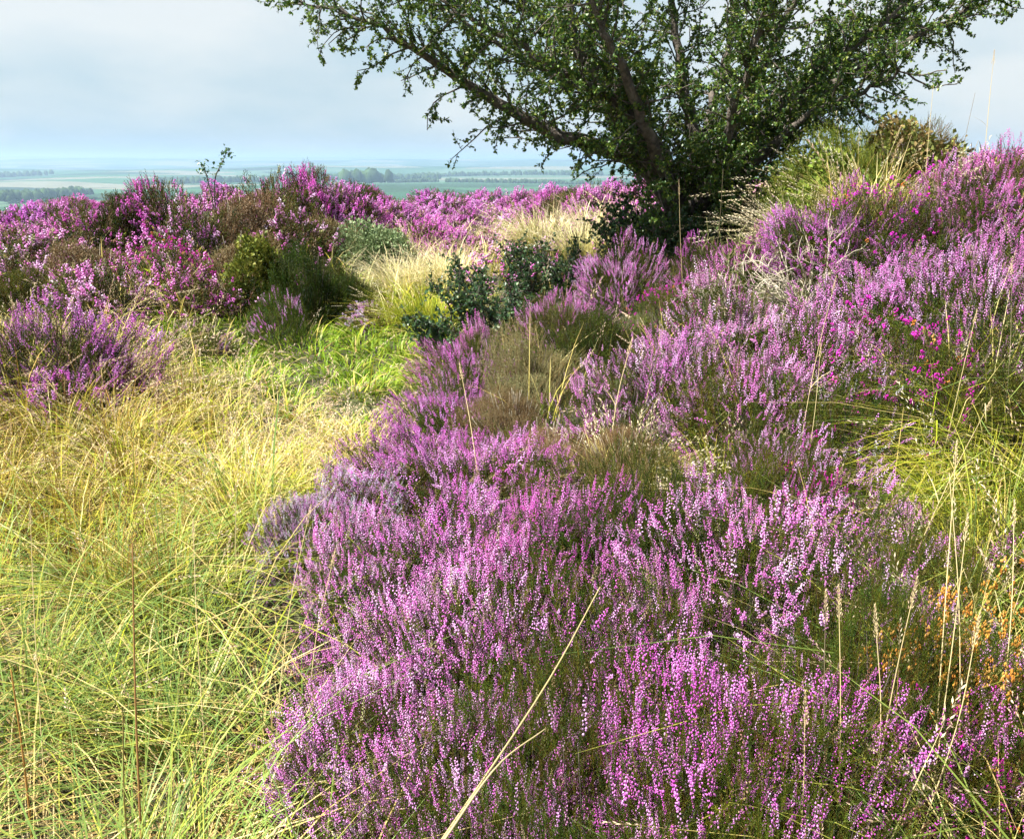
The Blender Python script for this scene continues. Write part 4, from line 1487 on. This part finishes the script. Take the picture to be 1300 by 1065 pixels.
lump_strip('hedgerow', 'thin field hedge in front of the long dark wood', 'hedge', [gp(40, 1500), gp(90, 1600), gp(150, 1700)], 4, 5, 49, 5, 'stuff')

# ------------------------------------------------------------------ haze
def haze():
    x0, x1, y0, y1, z0, z1 = -20500, 20500, -20500, 20500, -110, 75
    v = [(x, y, z) for z in (z0, z1) for y in (y0, y1) for x in (x0, x1)]
    s = Soup()
    s.add(v, (1, 1, 1), quads=[[0, 2, 3, 1], [4, 5, 7, 6], [0, 1, 5, 4], [2, 6, 7, 3], [0, 4, 6, 2], [1, 3, 7, 5]])
    m, nt, out = mat_new('haze_air')
    pv = nt.nodes.new('ShaderNodeVolumePrincipled')
    pv.inputs['Color'].default_value = (.47, .63, .90, 1)
    pv.inputs['Density'].default_value = HAZE_D
    pv.inputs['Density Attribute'].default_value = ''
    pv.inputs['Anisotropy'].default_value = .25
    nt.links.new(pv.outputs[0], out.inputs['Volume'])
    o = link('haze', s.mesh('haze', m))
    tag(o, 'pale blue haze lying over the valley', 'haze', None, 'stuff')


HAZE_D = 1.8e-4
haze()

# ------------------------------------------------------------------ light
SUN_EL, SUN_AZ = R_(54), R_(-106)      # azimuth from +Y towards +X
sv = Vector((math.sin(SUN_AZ) * math.cos(SUN_EL), math.cos(SUN_AZ) * math.cos(SUN_EL), math.sin(SUN_EL)))
ld = bpy.data.lights.new('sun', 'SUN')
ld.energy = 5.0
ld.angle = R_(.53)
ld.color = (1, .955, .87)
lo = bpy.data.objects.new('sun', ld)
COL.objects.link(lo)
lo.rotation_euler = sv.to_track_quat('Z', 'Y').to_euler()

w = bpy.data.worlds.new('World')
SC.world = w
w.use_nodes = True
nt = w.node_tree
nt.nodes.clear()
N, L = nt.nodes.new, nt.links.new
out = N('ShaderNodeOutputWorld')
sky = N('ShaderNodeTexSky')
sky.sky_type = 'NISHITA'
sky.sun_disc = False
sky.sun_elevation = SUN_EL
sky.sun_rotation = SUN_AZ
sky.air_density = 1
sky.dust_density = 2
b1 = N('ShaderNodeBackground')
b1.inputs['Strength'].default_value = .06
L(sky.outputs[0], b1.inputs['Color'])
tc = N('ShaderNodeTexCoord')
mp = N('ShaderNodeMapping')
mp.inputs['Scale'].default_value = (1.6, 1.6, 5.0)
mp.inputs['Location'].default_value = (.7, .2, .4)
L(tc.outputs['Generated'], mp.inputs['Vector'])
nz = N('ShaderNodeTexNoise')
nz.inputs['Scale'].default_value = 1.5
nz.inputs['Detail'].default_value = 5
nz.inputs['Roughness'].default_value = .5
L(mp.outputs[0], nz.inputs['Vector'])
cr = N('ShaderNodeValToRGB')
e = cr.color_ramp.elements
e[0].position = .38
e[0].color = (.58, .76, .86, 1)
e[1].position = .60
e[1].color = (.96, 1, 1, 1)
L(nz.outputs['Fac'], cr.inputs[0])
b2 = N('ShaderNodeBackground')
b2.inputs['Strength'].default_value = .355
L(cr.outputs[0], b2.inputs['Color'])
mx = N('ShaderNodeMixShader')
mx.inputs[0].default_value = .86
L(b1.outputs[0], mx.inputs[1])
L(b2.outputs[0], mx.inputs[2])
L(mx.outputs[0], out.inputs['Surface'])

# ------------------------------------------------------------------ render settings
SC.render.engine = 'CYCLES'
SC.cycles.max_bounces = 5
SC.cycles.diffuse_bounces = 2
SC.cycles.glossy_bounces = 2
SC.cycles.transmission_bounces = 3
SC.cycles.transparent_max_bounces = 6
SC.cycles.volume_bounces = 1
SC.cycles.use_denoising = True
SC.cycles.use_adaptive_sampling = True
SC.cycles.adaptive_threshold = .03
SC.cycles.sample_clamp_indirect = 4
SC.view_settings.view_transform = 'Standard'
SC.view_settings.look = 'None'
SC.view_settings.exposure = 1.4
SC.view_settings.gamma = 1
